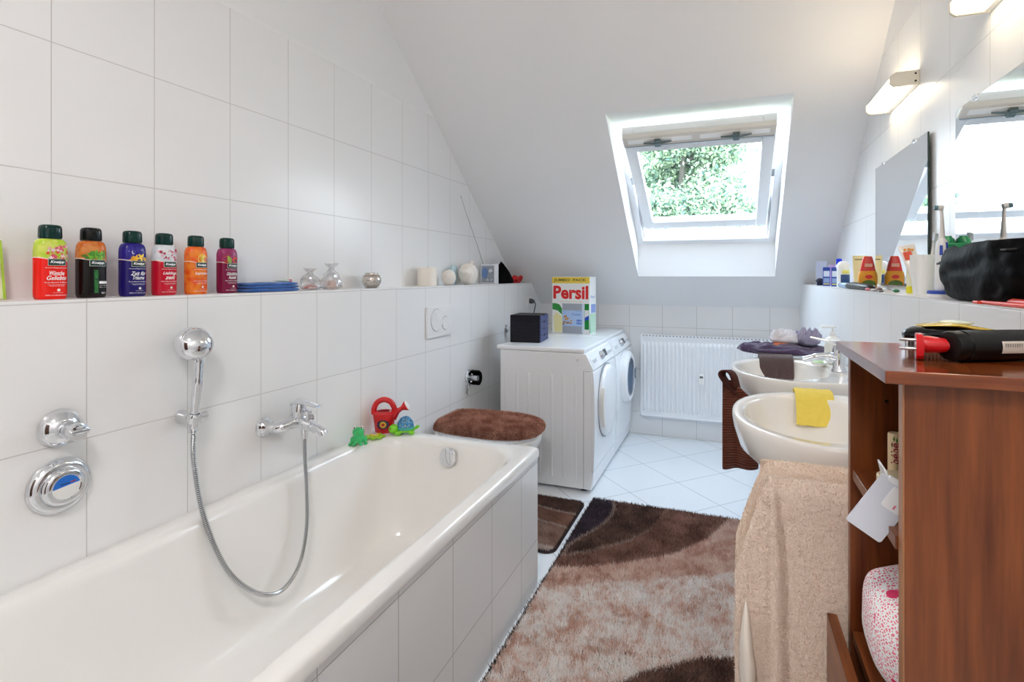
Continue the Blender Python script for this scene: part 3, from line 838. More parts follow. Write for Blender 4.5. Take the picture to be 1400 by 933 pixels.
# ------------------------------------------------------------------ wash basins
def basin(name, label, cy, reach=1.0):
    t = thing(name, label, 'wash basin', (.47, cy, 0))
    Z = .86; hw = .298
    def outline(k, z, cx=-.215, ax=.245, wall=0.0):
        out = []
        for i in range(64):
            a = 2 * pi * i / 64
            c, s = cos(a), sin(a)
            if c <= 0:
                x = cx + ax * k * c; y = hw * k * math.copysign(abs(s) ** .92, s)
            else:
                x = cx + (-cx - wall) * (abs(c) ** .45); y = hw * k * (math.copysign(abs(s) ** .35, s)) * (1 - .14 * abs(c) ** .6)
            out.append((x, y, z))
        return out
    def bowl_(k, z, sh=0):
        return [(-.262 + .168 * k * cos(a) + sh, .238 * k * sin(a), z) for a in [2 * pi * i / 64 for i in range(64)]]
    R = [outline(.34, Z - .20, -.17, .19), outline(.55, Z - .185, -.18, .20), outline(.80, Z - .14, -.2, .225), outline(.93, Z - .085), outline(.985, Z - .04), outline(1.0, Z - .018), outline(1.0, Z - .006), outline(.992, Z - .0005), outline(.965, Z),
         bowl_(1.0, Z - .003), bowl_(.97, Z - .012), bowl_(.93, Z - .035), bowl_(.85, Z - .075), bowl_(.70, Z - .11), bowl_(.45, Z - .13, .01), bowl_(.14, Z - .138, .015), bowl_(.10, Z - .15, .015)]
    m = MB(); m.rings(R, True, True)
    m.build('bowl', WHITE_CERAMIC, t, smooth=70)
    m = MB(); m.lathe([(.032, 0), (.03, .002), (.02, .003), (.001, .002)], 28, (-.247, 0, Z - .14)); m.build('drain', CHROME, t)
    # siphon cover
    m = MB()
    m.rings([[(-.10 - .085 * k * cos(a) if True else 0, .085 * k * sin(a), z) for a in [2 * pi * i / 28 for i in range(28)]] for k, z in ((.6, .36), (.95, .40), (1.0, .5), (1.1, .6), (1.25, .67))])
    m.build('siphon_cover', WHITE_CERAMIC, t, smooth=60)
    # single-lever tap
    m = MB(); m.lathe([(.027, 0), (.026, .006), (.022, .012), (.022, .06), (.0235, .085), (.02, .1), (.001, .103)], 28, (-.065, 0, Z - .002)); tp = m.build('tap_body', CHROME, t, smooth=50)
    m = MB(); m.tube(catmull([(-.065 - q_ * reach, 0, Z + z_) for q_, z_ in ((.005, .045), (.045, .055), (.09, .048), (.125, .036))], 6), [.019] * 6 + [.0145] * 6 + [.012] * 7, 16); m.build('spout', CHROME, tp, smooth=60)
    m = MB(); m.rings([[(x, w * cos(a), z + h * sin(a)) for a in [2 * pi * i / 14 for i in range(14)]] for x, z, w, h in ((-.045, Z + .104, .018, .007), (-.07, Z + .112, .02, .008), (-.065 - .05 * reach, Z + .118, .014, .005), (-.065 - .10 * reach, Z + .128, .011, .004))]); m.build('lever', CHROME, tp, smooth=60)
    return t
basin('wash_basin', 'white wash basin nearer the wooden cabinet with a yellow cloth over its rim', 1.555, .5)
basin('wash_basin', 'white wash basin near the radiator with a dark cloth over its rim', 2.31)

# ------------------------------------------------------------------ cloths on the basins
def terry(name, c, var=.25):
    return plain(name, c, .95, bump=.9, bscale=420, sheen=.35, var=var)
def hang_cloth(name, label, cat, mat, path, x0, x1, thick=.006, ripple=.004, nu=26, seed=0, group=None, skew=0.0, taper=0.0, pile=None):
    """cloth lying over an edge: path = list of (y, z) over the edge, x across"""
    P = catmull([(0, y, z) for y, z in path], 6)
    n = len(P)
    def fn(u, v):
        j = v * (n - 1); i = min(int(j), n - 2); p = P[i].lerp(P[i + 1], j - i)
        w = 1 - taper * v
        xc = (x0 + x1) / 2 + skew * v
        x = xc + (u - .5) * (x1 - x0) * w
        r = ripple * nz(u * 5 + seed, v * 3, seed) + ripple * .6 * nz(u * 13, v * 6 + seed, 3)
        return (x, p.y + r, p.z + r * .6)
    m = MB(); m.grid(fn, nu, n * 2)
    o = m.build(name, mat, smooth=80, solid=thick, sub=1)
    tag(o, label, cat, group)
    return o
YEL = plain('yellow_cloth_fabric', '#f6dc62', .9, bump=.5, bscale=300, var=.08)
hang_cloth('cleaning_cloth', 'yellow cleaning cloth folded over the rim of the nearer basin', 'cloth', YEL,
           [(1.872, .81), (1.869, .852), (1.855, .868), (1.825, .8705), (1.795, .867), (1.768, .850), (1.747, .815), (1.738, .782)], .196, .302, .007, .0018, seed=2, skew=-.004)
DB = terry('dark_brown_terry', '#5b4746', .35)
hang_cloth('washcloth', 'dark brown washcloth hanging over the rim of the farther basin', 'cloth', DB,
           [(2.622, .835), (2.618, .862), (2.59, .872), (2.56, .872), (2.53, .862), (2.508, .825), (2.498, .768)], .128, .268, .013, .005, seed=5)
# purple towel crumpled over the back of the farther basin
PUR = terry('purple_terry', '#4e3a5e', .35)
def crumple(name, label, cat, mat, c, rx, ry, h, seed, rot=0.0, fold=8.0, group=None):
    m = MB()
    def fn(u, v):
        a = 2 * pi * u; t = v
        k = sin(pi * min(t, 1) * .5) if t < 1 else 1
        e = 2 / 3.2
        r = sin(pi * t) ** .5 if False else sin(pi * t)
        x = math.copysign(abs(cos(a)) ** e, cos(a)) * r; y = math.copysign(abs(sin(a)) ** e, sin(a)) * r
        z = -cos(pi * t)
        d = 1 + .22 * nz(x * 1.3 + seed, y * 1.3, z + seed, s=1.6) 
        zz = h * (.5 + .5 * math.copysign(abs(z) ** .6, z)) * (1 + .55 * nz(x * fold * .25 + seed, y * fold * .4, seed) + .2 * nz(x * fold * .6, y * fold, seed + 2)) if z > 0 else h * (.5 + .5 * z * .98)
        X, Y = x * rx * d, y * ry * d
        return (c[0] + X * cos(rot) - Y * sin(rot), c[1] + X * sin(rot) + Y * cos(rot), c[2] + max(zz, 0))
    m.grid(fn, 56, 30, closed_u=True)
    bmesh.ops.remove_doubles(m.bm, verts=m.bm.verts[:], dist=.0004)
    o = m.build(name, mat, smooth=80)
    return tag(o, label, cat, group)
crumple('hand_towel', 'crumpled purple hand towel on the back of the farther basin', 'towel', PUR, (.235, 2.675, .861), .180, .105, .048, 3, .08, 10)
crumple('washcloth', 'white washcloth crumpled on top of the purple towel', 'cloth', terry('white_terry', '#efecf2', .12), (.248, 2.70, .905), .062, .05, .062, 8, 0, 9)
crumple('washcloth', 'lavender washcloth folded up on top of the purple towel', 'cloth', terry('lavender_terry', '#a9a2bb', .3), (.345, 2.70, .903), .052, .05, .07, 15, .3, 12)
crumple('washcloth', 'small orange cloth under the white washcloth', 'cloth', terry('orange_terry', '#e3763f', .2), (.228, 2.655, .902), .035, .022, .016, 21, .1, 7)

t = thing('soap_dispenser', 'white pump soap dispenser behind the tap of the farther basin', 'soap dispenser', (.415, 2.50, .8605))
m = MB(); m.lathe([(.001, 0), (.03, .001), (.032, .006), (.032, .09), (.028, .105), (.014, .113), (.013, .118)], 28); m.build('bottle', plain('soap_white', '#f6f5f0', .3), t)
m = MB(); m.lathe([(.015, .116), (.015, .13), (.006, .132), (.006, .15)], 20); m.build('collar', WHITE_PLASTIC, t)
m = MB(); m.box(-.045, .012, -.011, .011, .149, .158); m.build('pump_head', WHITE_PLASTIC, t, bevel=.003, smooth=0)
t = thing('soap_dish', 'small white soap dish with a green soap beside the tap', 'soap dish', (.352, 2.43, .8605))
m = MB(); m.lathe([(.001, 0), (.03, 0), (.042, .014), (.039, .014), (.028, .004), (.001, .004)], 28, sx=.8, sy=1.1); m.build('dish', WHITE_CERAMIC, t)
so = MB(); so.ell((0, 0, 0), (.02, .03, .009)); o = so.build('soap_bar', plain('soap_green', '#bfe3a8', .4), smooth=60); o.location = (.352, 2.43, .872)
tag(o, 'pale green bar of soap in the small dish', 'soap')

# ------------------------------------------------------------------ towels on the rails
def rail(label, y, z, x0):
    t = thing('towel_rail', label, 'towel rail', (.47, y, z))
    m = MB(); m.cyl((0, 0, 0), (x0 - .47, 0, 0), .006); m.ell((x0 - .47, 0, 0), .0075, 14, 8); m.build('bar', CHROME, t)
    m = MB(); m.lathe([(.022, 0), (.021, .005), (.01, .009)], 22, axis=(-1, 0, 0)); m.build('wall_plate', CHROME, t)
BEIGE = plain('beige_terry', '#f2e2d4', .95, bump=.25, bscale=500, sheen=.3)
def draped(name, label, sec, x1, yb, ztop, zbot, xl_top, xl_low, zl, gap, seed, ripple=.006, col=('#bfa893', '#e2d2c2'), nf=60000, spread=.02):
    """towel over a bar along x: front sheet, corner folds hanging at the free end, back sheet"""
    t = thing(name, label, 'towel', (0, 0, 0))
    def section(v):
        # v 0 top .. 1 bottom -> polyline of (x, y)
        z = ztop + (zbot - ztop) * v
        k = min(1, max(0, (ztop - z) / (ztop - zl))) ** .8
        xl = xl_top + (xl_low - xl_top) * k
        f = gap / 2 + spread * min(1, v * 2)
        rid = xl_top + .004 * k
        return z, k, [(x1, yb - f), (x1 * .6 + rid * .4, yb - f - .004 * k), (rid + .045, yb - f - .002), (rid + .018 * k + .01, yb - f + .006 * k), (rid + .004, yb - f - .012 * k), (rid - .010 * k, yb - f + .010 * k),
                      ((rid + xl) / 2, yb - f * .6 + .012 * k), (xl, yb), ((rid + xl) / 2, yb + f * .6), (rid, yb + f), (x1 * .5 + rid * .5, yb + f), (x1, yb + f)]
    rings = []
    nv = 40
    for j in range(nv + 1):
        v = j / nv
        z, k, s = section(v)
        pts = catmull([(x, y, 0) for x, y in s], 6)
        out = []
        for i, p in enumerate(pts):
            u = i / (len(pts) - 1)
            r = ripple * (.25 + v) * nz(u * 9 + seed, v * 2.2, seed) 
            top = (1 - min(1, v / .03)) if v < .03 else 0
            sq = sqrt(max(0, 1 - top ** 2)) if top else 1
            out.append((p.x + r * .4 + .006 * v * nz(v * 4, seed), yb + (p.y - yb) * max(.08, sq) + r, z + (.004 if top else 0) * top))
        rings.append(out)
    m = MB(); m.rings(rings, False, False, closed=False)
    # close the crest
    a = rings[0]; h = len(a)
    m2 = [m.v(p) for p in a]
    for i in range(h // 2): m.f([m2[i], m2[i + 1], m2[h - 2 - i], m2[h - 1 - i]])
    bmesh.ops.remove_doubles(m.bm, verts=m.bm.verts[:], dist=.0005)
    o = m.build('fabric', BEIGE, t, smooth=80, solid=.007)
    P, N = sample_mesh(o, nf, seed, lambda c, n: ((n[:, 1] < .35) | (n[:, 2] > .3)).astype(float))
    rg = np.random.default_rng(seed)
    k = rg.random(len(P))[:, None]
    fuzz('pile', t, FIBRE, P, N, .0048, .0019, np.array(hx(col[0])[:3]) * (1 - k) + np.array(hx(col[1])[:3]) * k, .6, seed)
    return t, rings
rail('chrome towel rail carrying the front beige towel', 1.145, .800, .095)
rail('chrome towel rail carrying the rear beige towel', 1.232, .804, .095)
tw, rg_ = draped('bath_towel', 'beige bath towel hanging in front of the other one beside the cabinet', None, .40, 1.145, .820, .10, .079, .016, .62, .022, 4, col=('#ead6c6', '#fff6ec'), nf=190000)
draped('bath_towel', 'beige bath towel behind the front one, just under the nearer basin', None, .40, 1.232, .824, .385, .081, .018, .66, .022, 9, col=('#f0dac4', '#fff6e6'), nf=110000)
# turned-out hem corner at the lower free end of the front towel
m = MB(); m.grid(lambda u, v: (.034 - .016 * sin(min(1, v * 1.5) * pi * .5) + (.034 * min(1, v * 2.2) * (1 - .45 * v)) * u + .02 * max(0, v - .35), 1.118 - .020 * sin(u * pi * .8) * min(1, v * 3), .59 - .26 * v - .012 * u), 14, 24)
m.build('hem_corner', plain('hem_cream', '#f2e8dc', .9, bump=.3, bscale=500), tw, smooth=60, solid=.005)

BRN = plain('brown_terry', '#4a1c0e', .95, bump=.6, bscale=400)
t = thing('hand_towel', 'dark brown ribbed towel hanging between the two basins', 'towel', (0, 0, 0))
def brown(u, v):
    # over the bar end: u across x, v from back hem over the bar to front hem
    P = [(2.125, .56), (2.122, .70), (2.112, .80), (2.098, .835), (2.083, .80), (2.07, .68), (2.066, .508)]
    j = v * (len(P) - 1); i = min(int(j), len(P) - 2); f = j - i
    y = P[i][0] + (P[i + 1][0] - P[i][0]) * f; z = P[i][1] + (P[i + 1][1] - P[i][1]) * f
    pin = math.exp(-((v - .60) / .07) ** 2) * .022
    x = -.022 + .125 * u + (pin * (1 - u))
    fr = .010 * sin(u * 9 + 1) * (1 if v > .5 else .5) * abs(v - .5) * 2
    z -= .11 * max(0, u - .25) * max(0, 1 - abs(v - .5) * 2.6)
    return (x, y - fr + (.006 * nz(u * 4, v * 5, 2)), z + .012 * u * (v > .8) * (v - .8) * 5)
m = MB(); m.grid(brown, 26, 46)
w = NT('brown_rib_terry'); wv = w.n('ShaderNodeTexWave'); wv.bands_direction = 'Z'; wv.inputs['Scale'].default_value = 34; w.link(w.obj(), wv.inputs['Vector'])
w.link(w.mix(wv.outputs[1], hx('#43190c'), hx('#7a3a20')), w.b.inputs['Base Color']); w.set(Roughness=.95, Sheen_Weight=.3); w.bump(wv.outputs[1], .6, .004)
m.build('fabric', w.m, t, smooth=80, solid=.006, sub=1)
lp = catmull([(.035, 0, .79), (.0, 0, .825), (-.022, 0, .855), (-.019, 0, .872), (.0, 0, .876), (.018, 0, .858), (.03, 0, .81)], 6)
def loopf(u, v):
    j = v * (len(lp) - 1); i = min(int(j), len(lp) - 2); p = lp[i].lerp(lp[i + 1], j - i)
    return (p.x + .022 * (u - .5), 2.088 + .05 * (u - .5), p.z - .006 * u)
m = MB(); m.grid(loopf, 8, 40); m.build('folded_corner', BRN, t, smooth=80, solid=.006)

# ------------------------------------------------------------------ rugs
def fibres(n, x0, x1, y0, y1, seed):
    g = np.random.default_rng(seed)
    return g, g.uniform(x0, x1, n), g.uniform(y0, y1, n)
def vnoise(x, y, s, seed=0):
    return np.array([mnoise.noise(Vector((a * s, b * s, seed))) for a, b in zip(x, y)])
def slab(name, x0, x1, y0, y1, r, z1, mat, parent):
    m = MB(); m.prism(rrect(x0, x1, y0, y1, r, 8), lambda x, y: (x, y, .001), lambda x, y: (x, y, z1)); return m.build(name, mat, parent, smooth=0)
def rcol(h): return np.array(hx(h)[:3])
RX0, RX1, RY0, RY1 = -.697, .17, .35, 2.775
t = thing('shag_rug', 'large brown and beige shag rug with curved bands on the tiled floor', 'rug', (0, 0, 0))
slab('backing', RX0, RX1, RY0, RY1, .03, .010, plain('rug_backing', '#3a2a28', .95), t)
N_ = 330000
g, x, y = fibres(N_, RX0 + .004, RX1 - .004, RY0 + .004, RY1 - .004, 11)
# more roots where the rug is in view of the room
keepm = (y > 1.0) | (g.random(N_) < .35)
x, y = x[keepm], y[keepm]
ny = vnoise(x, y, 11, 2); n2 = vnoise(x, y, 38, 5); n4 = vnoise(x, y, 90, 6); n3 = vnoise(x, y, 4, 8)
xj, yj = x + g.normal(size=len(x)) * .004, y + g.normal(size=len(x)) * .004
def curve(pts):
    p = np.array(sorted(pts)); return np.interp(xj, p[:, 0], p[:, 1])
c1 = np.interp(yj, [2.25, 2.425, 2.52, 2.6, 2.69, 2.764], [-.677, -.60, -.568, -.556, -.562, -.583])
c2 = curve([(-.72, 2.10), (-.687, 2.147), (-.564, 2.234), (-.436, 2.365), (-.345, 2.526), (-.314, 2.733), (-.29, 3.0)])
c3 = curve([(-.72, 2.05), (-.697, 2.058), (-.569, 2.097), (-.379, 2.213), (-.219, 2.332), (-.083, 2.53), (-.004, 2.738), (.05, 2.95)])
c4 = curve([(-.72, 1.88), (-.689, 1.893), (-.455, 2.018), (-.237, 2.132), (.031, 2.274), (.4, 2.5)])
c5 = curve([(-.72, 1.1), (-.5, 1.38), (-.304, 1.533), (-.247, 1.605), (-.183, 1.648), (-.091, 1.723), (.046, 1.778), (.4, 1.86)])
col = np.zeros((len(x), 3))
light = rcol('#f6e2d6') ; lighter = rcol('#fffaf6'); pinkb = rcol('#deb29c'); dk = rcol('#3c241c'); mid = rcol('#71493a'); pur = rcol('#2b1d29')
kk = np.clip(.80 + .75 * ny + .9 * n2 + .5 * n4 + g.normal(size=len(x)) * .3, 0, 1)[:, None]
zone_l = pinkb * (1 - kk) + lighter * kk
kk2 = np.clip(.62 + .8 * ny + .8 * n2 + .5 * n4 + g.normal(size=len(x)) * .3, 0, 1)[:, None]
zone_2 = rcol('#cf9d88') * (1 - kk2) + light * kk2
kd = np.clip(.45 + .8 * ny + .4 * n2 + g.normal(size=len(x)) * .25, 0, 1)[:, None]
zone_m = rcol('#6e4436') * (1 - kd) + rcol('#bd9180') * kd
zone_d = rcol('#45291f') * (1 - kd) + rcol('#8a6657') * kd
zone_p = rcol('#2a1c2a') * (1 - kd) + rcol('#5b4658') * kd
lowd = rcol('#4a281b') * (1 - kd) + rcol('#9c7565') * kd
col[:] = zone_l
s = yj > c4; col[s] = zone_2[s]
s = yj > c3; col[s] = zone_m[s]
s = yj > c2; col[s] = zone_d[s]
s = (xj < c1) & (yj > 2.2) & (yj > c2); col[s] = zone_p[s]
s = yj < c5; col[s] = lowd[s]
wl = rcol('#c9b2a6')
s = (np.abs(yj - c2) < .006) | ((np.abs(xj - c1) < .005) & (yj > c2)); col[s] = wl
s = np.minimum(np.minimum(x - RX0, RX1 - x), np.minimum(y - RY0, RY1 - y)) < .010; col[s] = rcol('#2a1c1b')
P = np.stack([x, y, np.full(len(x), .009)], 1); Nn = np.tile([0, 0, 1.0], (len(x), 1)) + np.stack([n3 * .5, vnoise(x, y, 7, 12) * .5, np.zeros(len(x))], 1)
fuzz('pile', t, FIBRE, P, Nn, .018, .0042, col, .5, 12)
# contour mat in front of the toilet
t = thing('toilet_mat', 'small brown banded mat in front of the toilet', 'mat', (0, 0, 0))
MX0, MX1, MY0, MY1 = -1.24, -.722, 2.17, 2.73
slab('backing', MX0, MX1, MY0, MY1, .05, .006, plain('rug_backing', '#3a2a28', .95), t)
g, x, y = fibres(70000, MX0 + .004, MX1 - .004, MY0 + .004, MY1 - .004, 17)
cr = .05
dx = np.maximum(np.abs(x - (MX0 + MX1) / 2) - ((MX1 - MX0) / 2 - cr), 0); dy = np.maximum(np.abs(y - (MY0 + MY1) / 2) - ((MY1 - MY0) / 2 - cr), 0)
s = np.hypot(dx, dy) < cr - .003; x, y = x[s], y[s]; dx, dy = dx[s], dy[s]
yj = y + g.normal(size=len(x)) * .003; xx = (x - MX0) / (MX1 - MX0)
kd = np.clip(.5 + .9 * vnoise(x, y, 14, 3) + g.normal(size=len(x)) * .2, 0, 1)[:, None]
b1 = 2.585 + .02 * np.sin(xx * 5); b2 = 2.475 - .065 * xx ** 2; b3 = 2.27 - .05 * xx
col = rcol('#4a2c22') * (1 - kd) + rcol('#7d5847') * kd
s = yj < b1; col[s] = (rcol('#7d5140') * (1 - kd) + rcol('#b08570') * kd)[s]
s = yj < b2; col[s] = (rcol('#946c5b') * (1 - kd) + rcol('#c8a898') * kd)[s]
s = yj < b3; col[s] = (rcol('#d3bdb2') * (1 - kd) + rcol('#e8dcd6') * kd)[s]
s = (np.abs(yj - b1) < .006) | (np.abs(yj - b2) < .006); col[s] = rcol('#d9c6ba')
s = (np.hypot(dx, dy) > cr - .012) | (y < MY0 + .012); col[s] = rcol('#3b2b29')
fuzz('pile', t, FIBRE, np.stack([x, y, np.full(len(x), .005)], 1), np.tile([0, 0, 1.0], (len(x), 1)), .011, .0028, col, .5, 18)
# ------------------------------------------------------------------ wooden cabinet
def wood(name, dirv, c0='#4b1d0a', c1='#8c4c24', rough=.32, coat=.0):
    t = NT(name)
    s = {'z': (9, 9, .55), 'x': (.55, 9, 9), 'y': (9, .55, 9)}[dirv]
    v = t.scale(t.pos(), s)
    a = t.noise(v, 3.2, 6, .6)
    s2 = tuple(q * 6 for q in s)
    b = t.noise(t.scale(t.pos(), s2), 3.0, 3, .5)
    f = t.math('ADD', t.math('MULTIPLY', a, 2.4), t.math('MULTIPLY', b, .6))
    f = t.math('SUBTRACT', f, 1.0, clamp=True)
    t.link(t.mix(f, hx(c0), hx(c1)), t.b.inputs['Base Color'])
    t.set(Roughness=rough, Coat_Weight=coat, Coat_Roughness=.12)
    t.bump(b, .08, .001)
    return t.m
WZ = wood('walnut_upright', 'z'); WX = wood('walnut_top', 'x', '#52200b', '#944d24', .14, .25); WYm = wood('walnut_shelf', 'y', '#54220d', '#93552c', .3)
WEDGE = wood('walnut_edge', 'z', '#8a5a3a', '#a9744c', .3)
CX0, CX1, CY0, CY1, CZ = .189, .466, .78, 1.107, 1.110
t = thing('wooden_cabinet', 'open dark walnut shelf cabinet in front of the basins', 'cabinet', (0, 0, 0))
m = MB(); m.box(CX0, CX1, CY0, CY1, CZ - .017, CZ); m.build('top', WX, t, smooth=0, bevel=.0015)
m = MB(); m.box(.2145, .464, .798, .816, .0, CZ - .017); m.build('side_panel', WZ, t, smooth=0, bevel=.001)
m = MB(); m.box(.206, .464, 1.074, 1.092, .0, CZ - .017); m.build('side_panel', WZ, t, smooth=0, bevel=.001)
m = MB(); m.box(.2125, .2146, .7985, .8155, .0, CZ - .017); m.build('edge_band', WEDGE, t, smooth=0)
m = MB(); m.box(.452, .462, .816, 1.074, .03, CZ - .017); m.build('back_panel', WZ, t, smooth=0)
m = MB(); m.box(.209, .452, .816, 1.074, .866, .884); m.build('shelf', WYm, t, smooth=0, bevel=.001)
m = MB(); m.box(.209, .452, .816, 1.074, .575, .593); m.build('shelf', WYm, t, smooth=0, bevel=.001)
m = MB(); m.box(.172, .189, .79, 1.096, .06, .604); m.build('drawer_front', wood('walnut_front', 'y', '#5c280f', '#98592c', .3), t, smooth=0, bevel=.0015)
m = MB(); m.box(.19, .205, .818, 1.07, .05, .12); m.build('plinth', WZ, t, smooth=0)
for z in (1.045, 1.01, .70, .665):
    m = MB(); m.lathe([(.0032, 0), (.0032, .0006), (.001, .0007)], 14, (.262, 1.0741, z), (0, -1, 0)); m.build('shelf_pin_hole', plain('hole_black', '#0a0504', .9), t, smooth=0)

# things inside the cabinet
t = thing('lip_care_tube', 'cream coloured tube with red lettering standing on the cabinet shelf', 'tube', (.256, 1.0, .884))
m = MB(); m.lathe([(.0095, 0), (.0105, .002), (.0105, .055), (.0105, .0555), (.0105, .088), (.0095, .0905), (.001, .091)], 26); m.build('tube_body', plain('tube_cream', '#e9cfa4', .35), t)
def cylwarp(r, ang, zc, flip=False):
    def w(a, b):       # reading direction runs up the tube
        th = ang - b / r
        return Vector(((r + .0008) * cos(th), (r + .0008) * sin(th), zc + a))
    return w
lettering('bébé', plain('bebe_red', '#a5203a', .4), t, (0, 0, 0), (1, 0, 0), (0, 1, 0), width=.034, height=.011, bold=.015, warp=cylwarp(.0105, radians(-106), .060))
m = MB()
for a0, z0 in ((-1.62, .080), (-2.25, .072), (-2.0, .082)):
    pts = [(.0109 * cos(a0 + u), .0109 * sin(a0 + u), z0 + w) for u, w in ((0, -.004), (.16, 0), (.05, .006), (-.12, .001))]
    m.fan(pts)
m.build('leaf_print', plain('print_green', '#4c7a2c', .5), t, smooth=0)
card = thing('plastic_card', 'white translucent card hanging over the front edge of the cabinet shelf', 'card', (.201, .848, .909), (0, radians(33), radians(4)))
m = MB(); m.prism(rrect(-.0255, .0255, -.044, .040, .004, 6), lambda x, z: (x, 0, z), lambda x, z: (x, -.002, z)); m.build('card_sheet', plain('card_white', '#d5dbe6', .3, coat=.3), card, smooth=0)
m = MB(); m.prism(rrect(-.004, .021, .002, .034, .003, 5), lambda x, z: (x, -.0019, z), lambda x, z: (x, -.0026, z)); m.build('clear_strip', plain('strip_white', '#f0f2f5', .25), card, smooth=0)
m = MB(); m.box(.010, .0125, -.0030, -.0022, .006, .012); m.build('pink_mark', plain('mark_pink', '#d77c93', .5), card, smooth=0)
m = MB(); m.prism(rrect(-.016, .0265, .036, .044, .003, 5), lambda x, z: (x, .002, z), lambda x, z: (x, -.004, z)); m.build('rim', plain('strip_white', '#f0f2f5', .25), card, smooth=0)
t = thing('cream_jar', 'small cream coloured jar behind the hanging card in the cabinet', 'jar', (.247, .945, .884))
m = MB(); m.lathe([(.001, 0), (.026, 0), (.028, .004), (.028, .028), (.026, .031), (.001, .031)], 28); m.build('jar_body', plain('jar_cream', '#e0c79c', .4), t)
m = MB(); m.lathe([(.0285, .020), (.0295, .021), (.0295, .036), (.027, .038), (.001, .038)], 28); m.build('lid', plain('jar_cream_lid', '#ead9b6', .35), t)
t = thing('sample_sachet', 'small glossy white and purple sachet beside the hanging card on the cabinet shelf', 'sachet', (.224, .885, .8845), (radians(6), radians(-12), 0))
m = MB(); m.grid(lambda u, v: (.006 * sin(pi * u) * sin(pi * v), -.020 + .04 * u, .075 * v), 10, 14); m.build('foil', plain('foil_white', '#eef0f2', .2), t, smooth=80, solid=.002)
m = MB(); m.fan([(.0062 * 1 - .0002 - .012, .012 * cos(a), .04 + .02 * sin(a)) for a in [2 * pi * i / 16 for i in range(16)]]); m.build('purple_print', plain('foil_purple', '#7d2a4d', .3), t, smooth=0)

# pink patterned bag
def pinkmat():
    n = NT('pink_print_fabric'); o = n.obj()
    v = n.n('ShaderNodeTexVoronoi'); v.inputs['Scale'].default_value = 210; v.feature = 'DISTANCE_TO_EDGE'; n.link(o, v.inputs['Vector'])
    dots = n.math('GREATER_THAN', v.outputs['Distance'], .16)
    big = n.noise(o, 11, 1)
    zone = n.math('GREATER_THAN', big, .41)
    z2 = n.math('GREATER_THAN', n.noise(o, 17, 1), .60)
    c = n.mix(n.math('MULTIPLY', dots, .9), hx('#ffffff'), hx('#ef6f8f'))
    c = n.mix(zone, hx('#f6f2f3'), c)
    c = n.mix(z2, c, hx('#e2356a'))
    n.link(c, n.b.inputs['Base Color']); n.set(Roughness=.8); return n.m
m = MB()
def pb(u, v):
    a = 2 * pi * u; ph = pi * v
    x = .088 * sin(ph) * math.copysign(abs(cos(a)) ** .8, cos(a)); y = .098 * sin(ph) * math.copysign(abs(sin(a)) ** .8, sin(a)); z = .088 * (1 - math.copysign(abs(cos(ph)) ** .75, cos(ph)))
    d = 1 + .12 * nz(x * 14, y * 14, z * 10 + 4) 
    return (x * d, y * d, z * (1 + .08 * nz(x * 20, y * 20, 7)))
m.grid(pb, 48, 30, closed_u=True); bmesh.ops.remove_doubles(m.bm, verts=m.bm.verts[:], dist=.0006)
o = m.build('toiletry_bag', pinkmat(), smooth=80); o.location = (.286, .945, .596)
tag(o, 'pink and white patterned fabric bag in the lower cabinet compartment', 'bag')

# things on the cabinet top
t = thing('power_plug', 'red two-pin plug lying on the walnut cabinet top', 'plug', (.259, .902, CZ + .0195), (0, 0, radians(-12)))
m = MB(); m.lathe([(.0185, -.003), (.0193, -.002), (.0193, .004), (.018, .006)], 12, axis=(1, 0, 0), n=3.2); m.build('flange', RED_PLASTIC, t, smooth=30)
m = MB(); m.lathe([(.012, .004), (.0125, .012), (.010, .032), (.0085, .034), (.0085, .037), (.007, .038), (.007, .041), (.006, .046)], 24, (0, 0, .003), axis=(1, 0, 0)); m.build('plug_body', RED_PLASTIC, t, smooth=40)
for z in (.0085, -.0045):
    m = MB(); m.lathe([(.0022, -.003), (.0022, -.021), (.0016, -.0225)], 14, (0, 0, z), axis=(1, 0, 0), cap0=True); m.build('pin', STEEL, t)
t = thing('styling_tool', 'black cylindrical hair styling tool with a white sticker on the cabinet top', 'hair tool', (.291, .889, CZ + .0222), (0, 0, radians(27)))
m = MB(); m.lathe([(.015, 0), (.020, .001), (.0215, .004), (.0215, .016), (.0205, .017), (.0205, .0185), (.0222, .02), (.0222, .10), (.021, .17), (.017, .178), (.001, .18)], 40, axis=(1, 0, 0)); m.build('barrel', plain('barrel_black', '#050506', .3, spec=.3), t, smooth=35)
m = MB(); m.grid(lambda u, v: (.062 + .040 * u, .0225 * sin(radians(-112 + 44 * v)), .0225 * cos(radians(-112 + 44 * v)) ), 4, 10)
st = m.build('sticker', plain('sticker_grey', '#d8cfc4', .5), t, smooth=60)
m = MB()
for k in range(9):
    m.box(.066 + k * .0036, .0672 + k * .0036, -.0233, -.0222, .0005, .0055)
m.build('fine_print', plain('print_grey', '#9a938c', .6), t, smooth=0)
t = thing('hairbrush', 'black and yellow hairbrush with bristles lying behind the red plug', 'hairbrush', (.325, 1.035, CZ + .026), (0, radians(2), radians(17)))
m = MB()
R = []
for x, w, h0, h1 in ((-.052, .004, -.006, -.001), (-.048, .016, -.012, .005), (-.035, .026, -.015, .011), (-.01, .031, -.015, .014), (.015, .028, -.012, .0145), (.035, .018, -.004, .012), (.06, .011, .0, .009), (.09, .010, .0, .006), (.118, .009, -.002, .004), (.122, .004, -.001, .002)):
    R.append([(x, w * cos(a), (h0 + h1) / 2 + (h1 - h0) / 2 * sin(a)) for a in [2 * pi * i / 24 for i in range(24)]])
m.rings(R); m.build('brush_body', plain('brush_black', '#050509', .15, spec=.4), t, smooth=70)
m = MB(); R = []
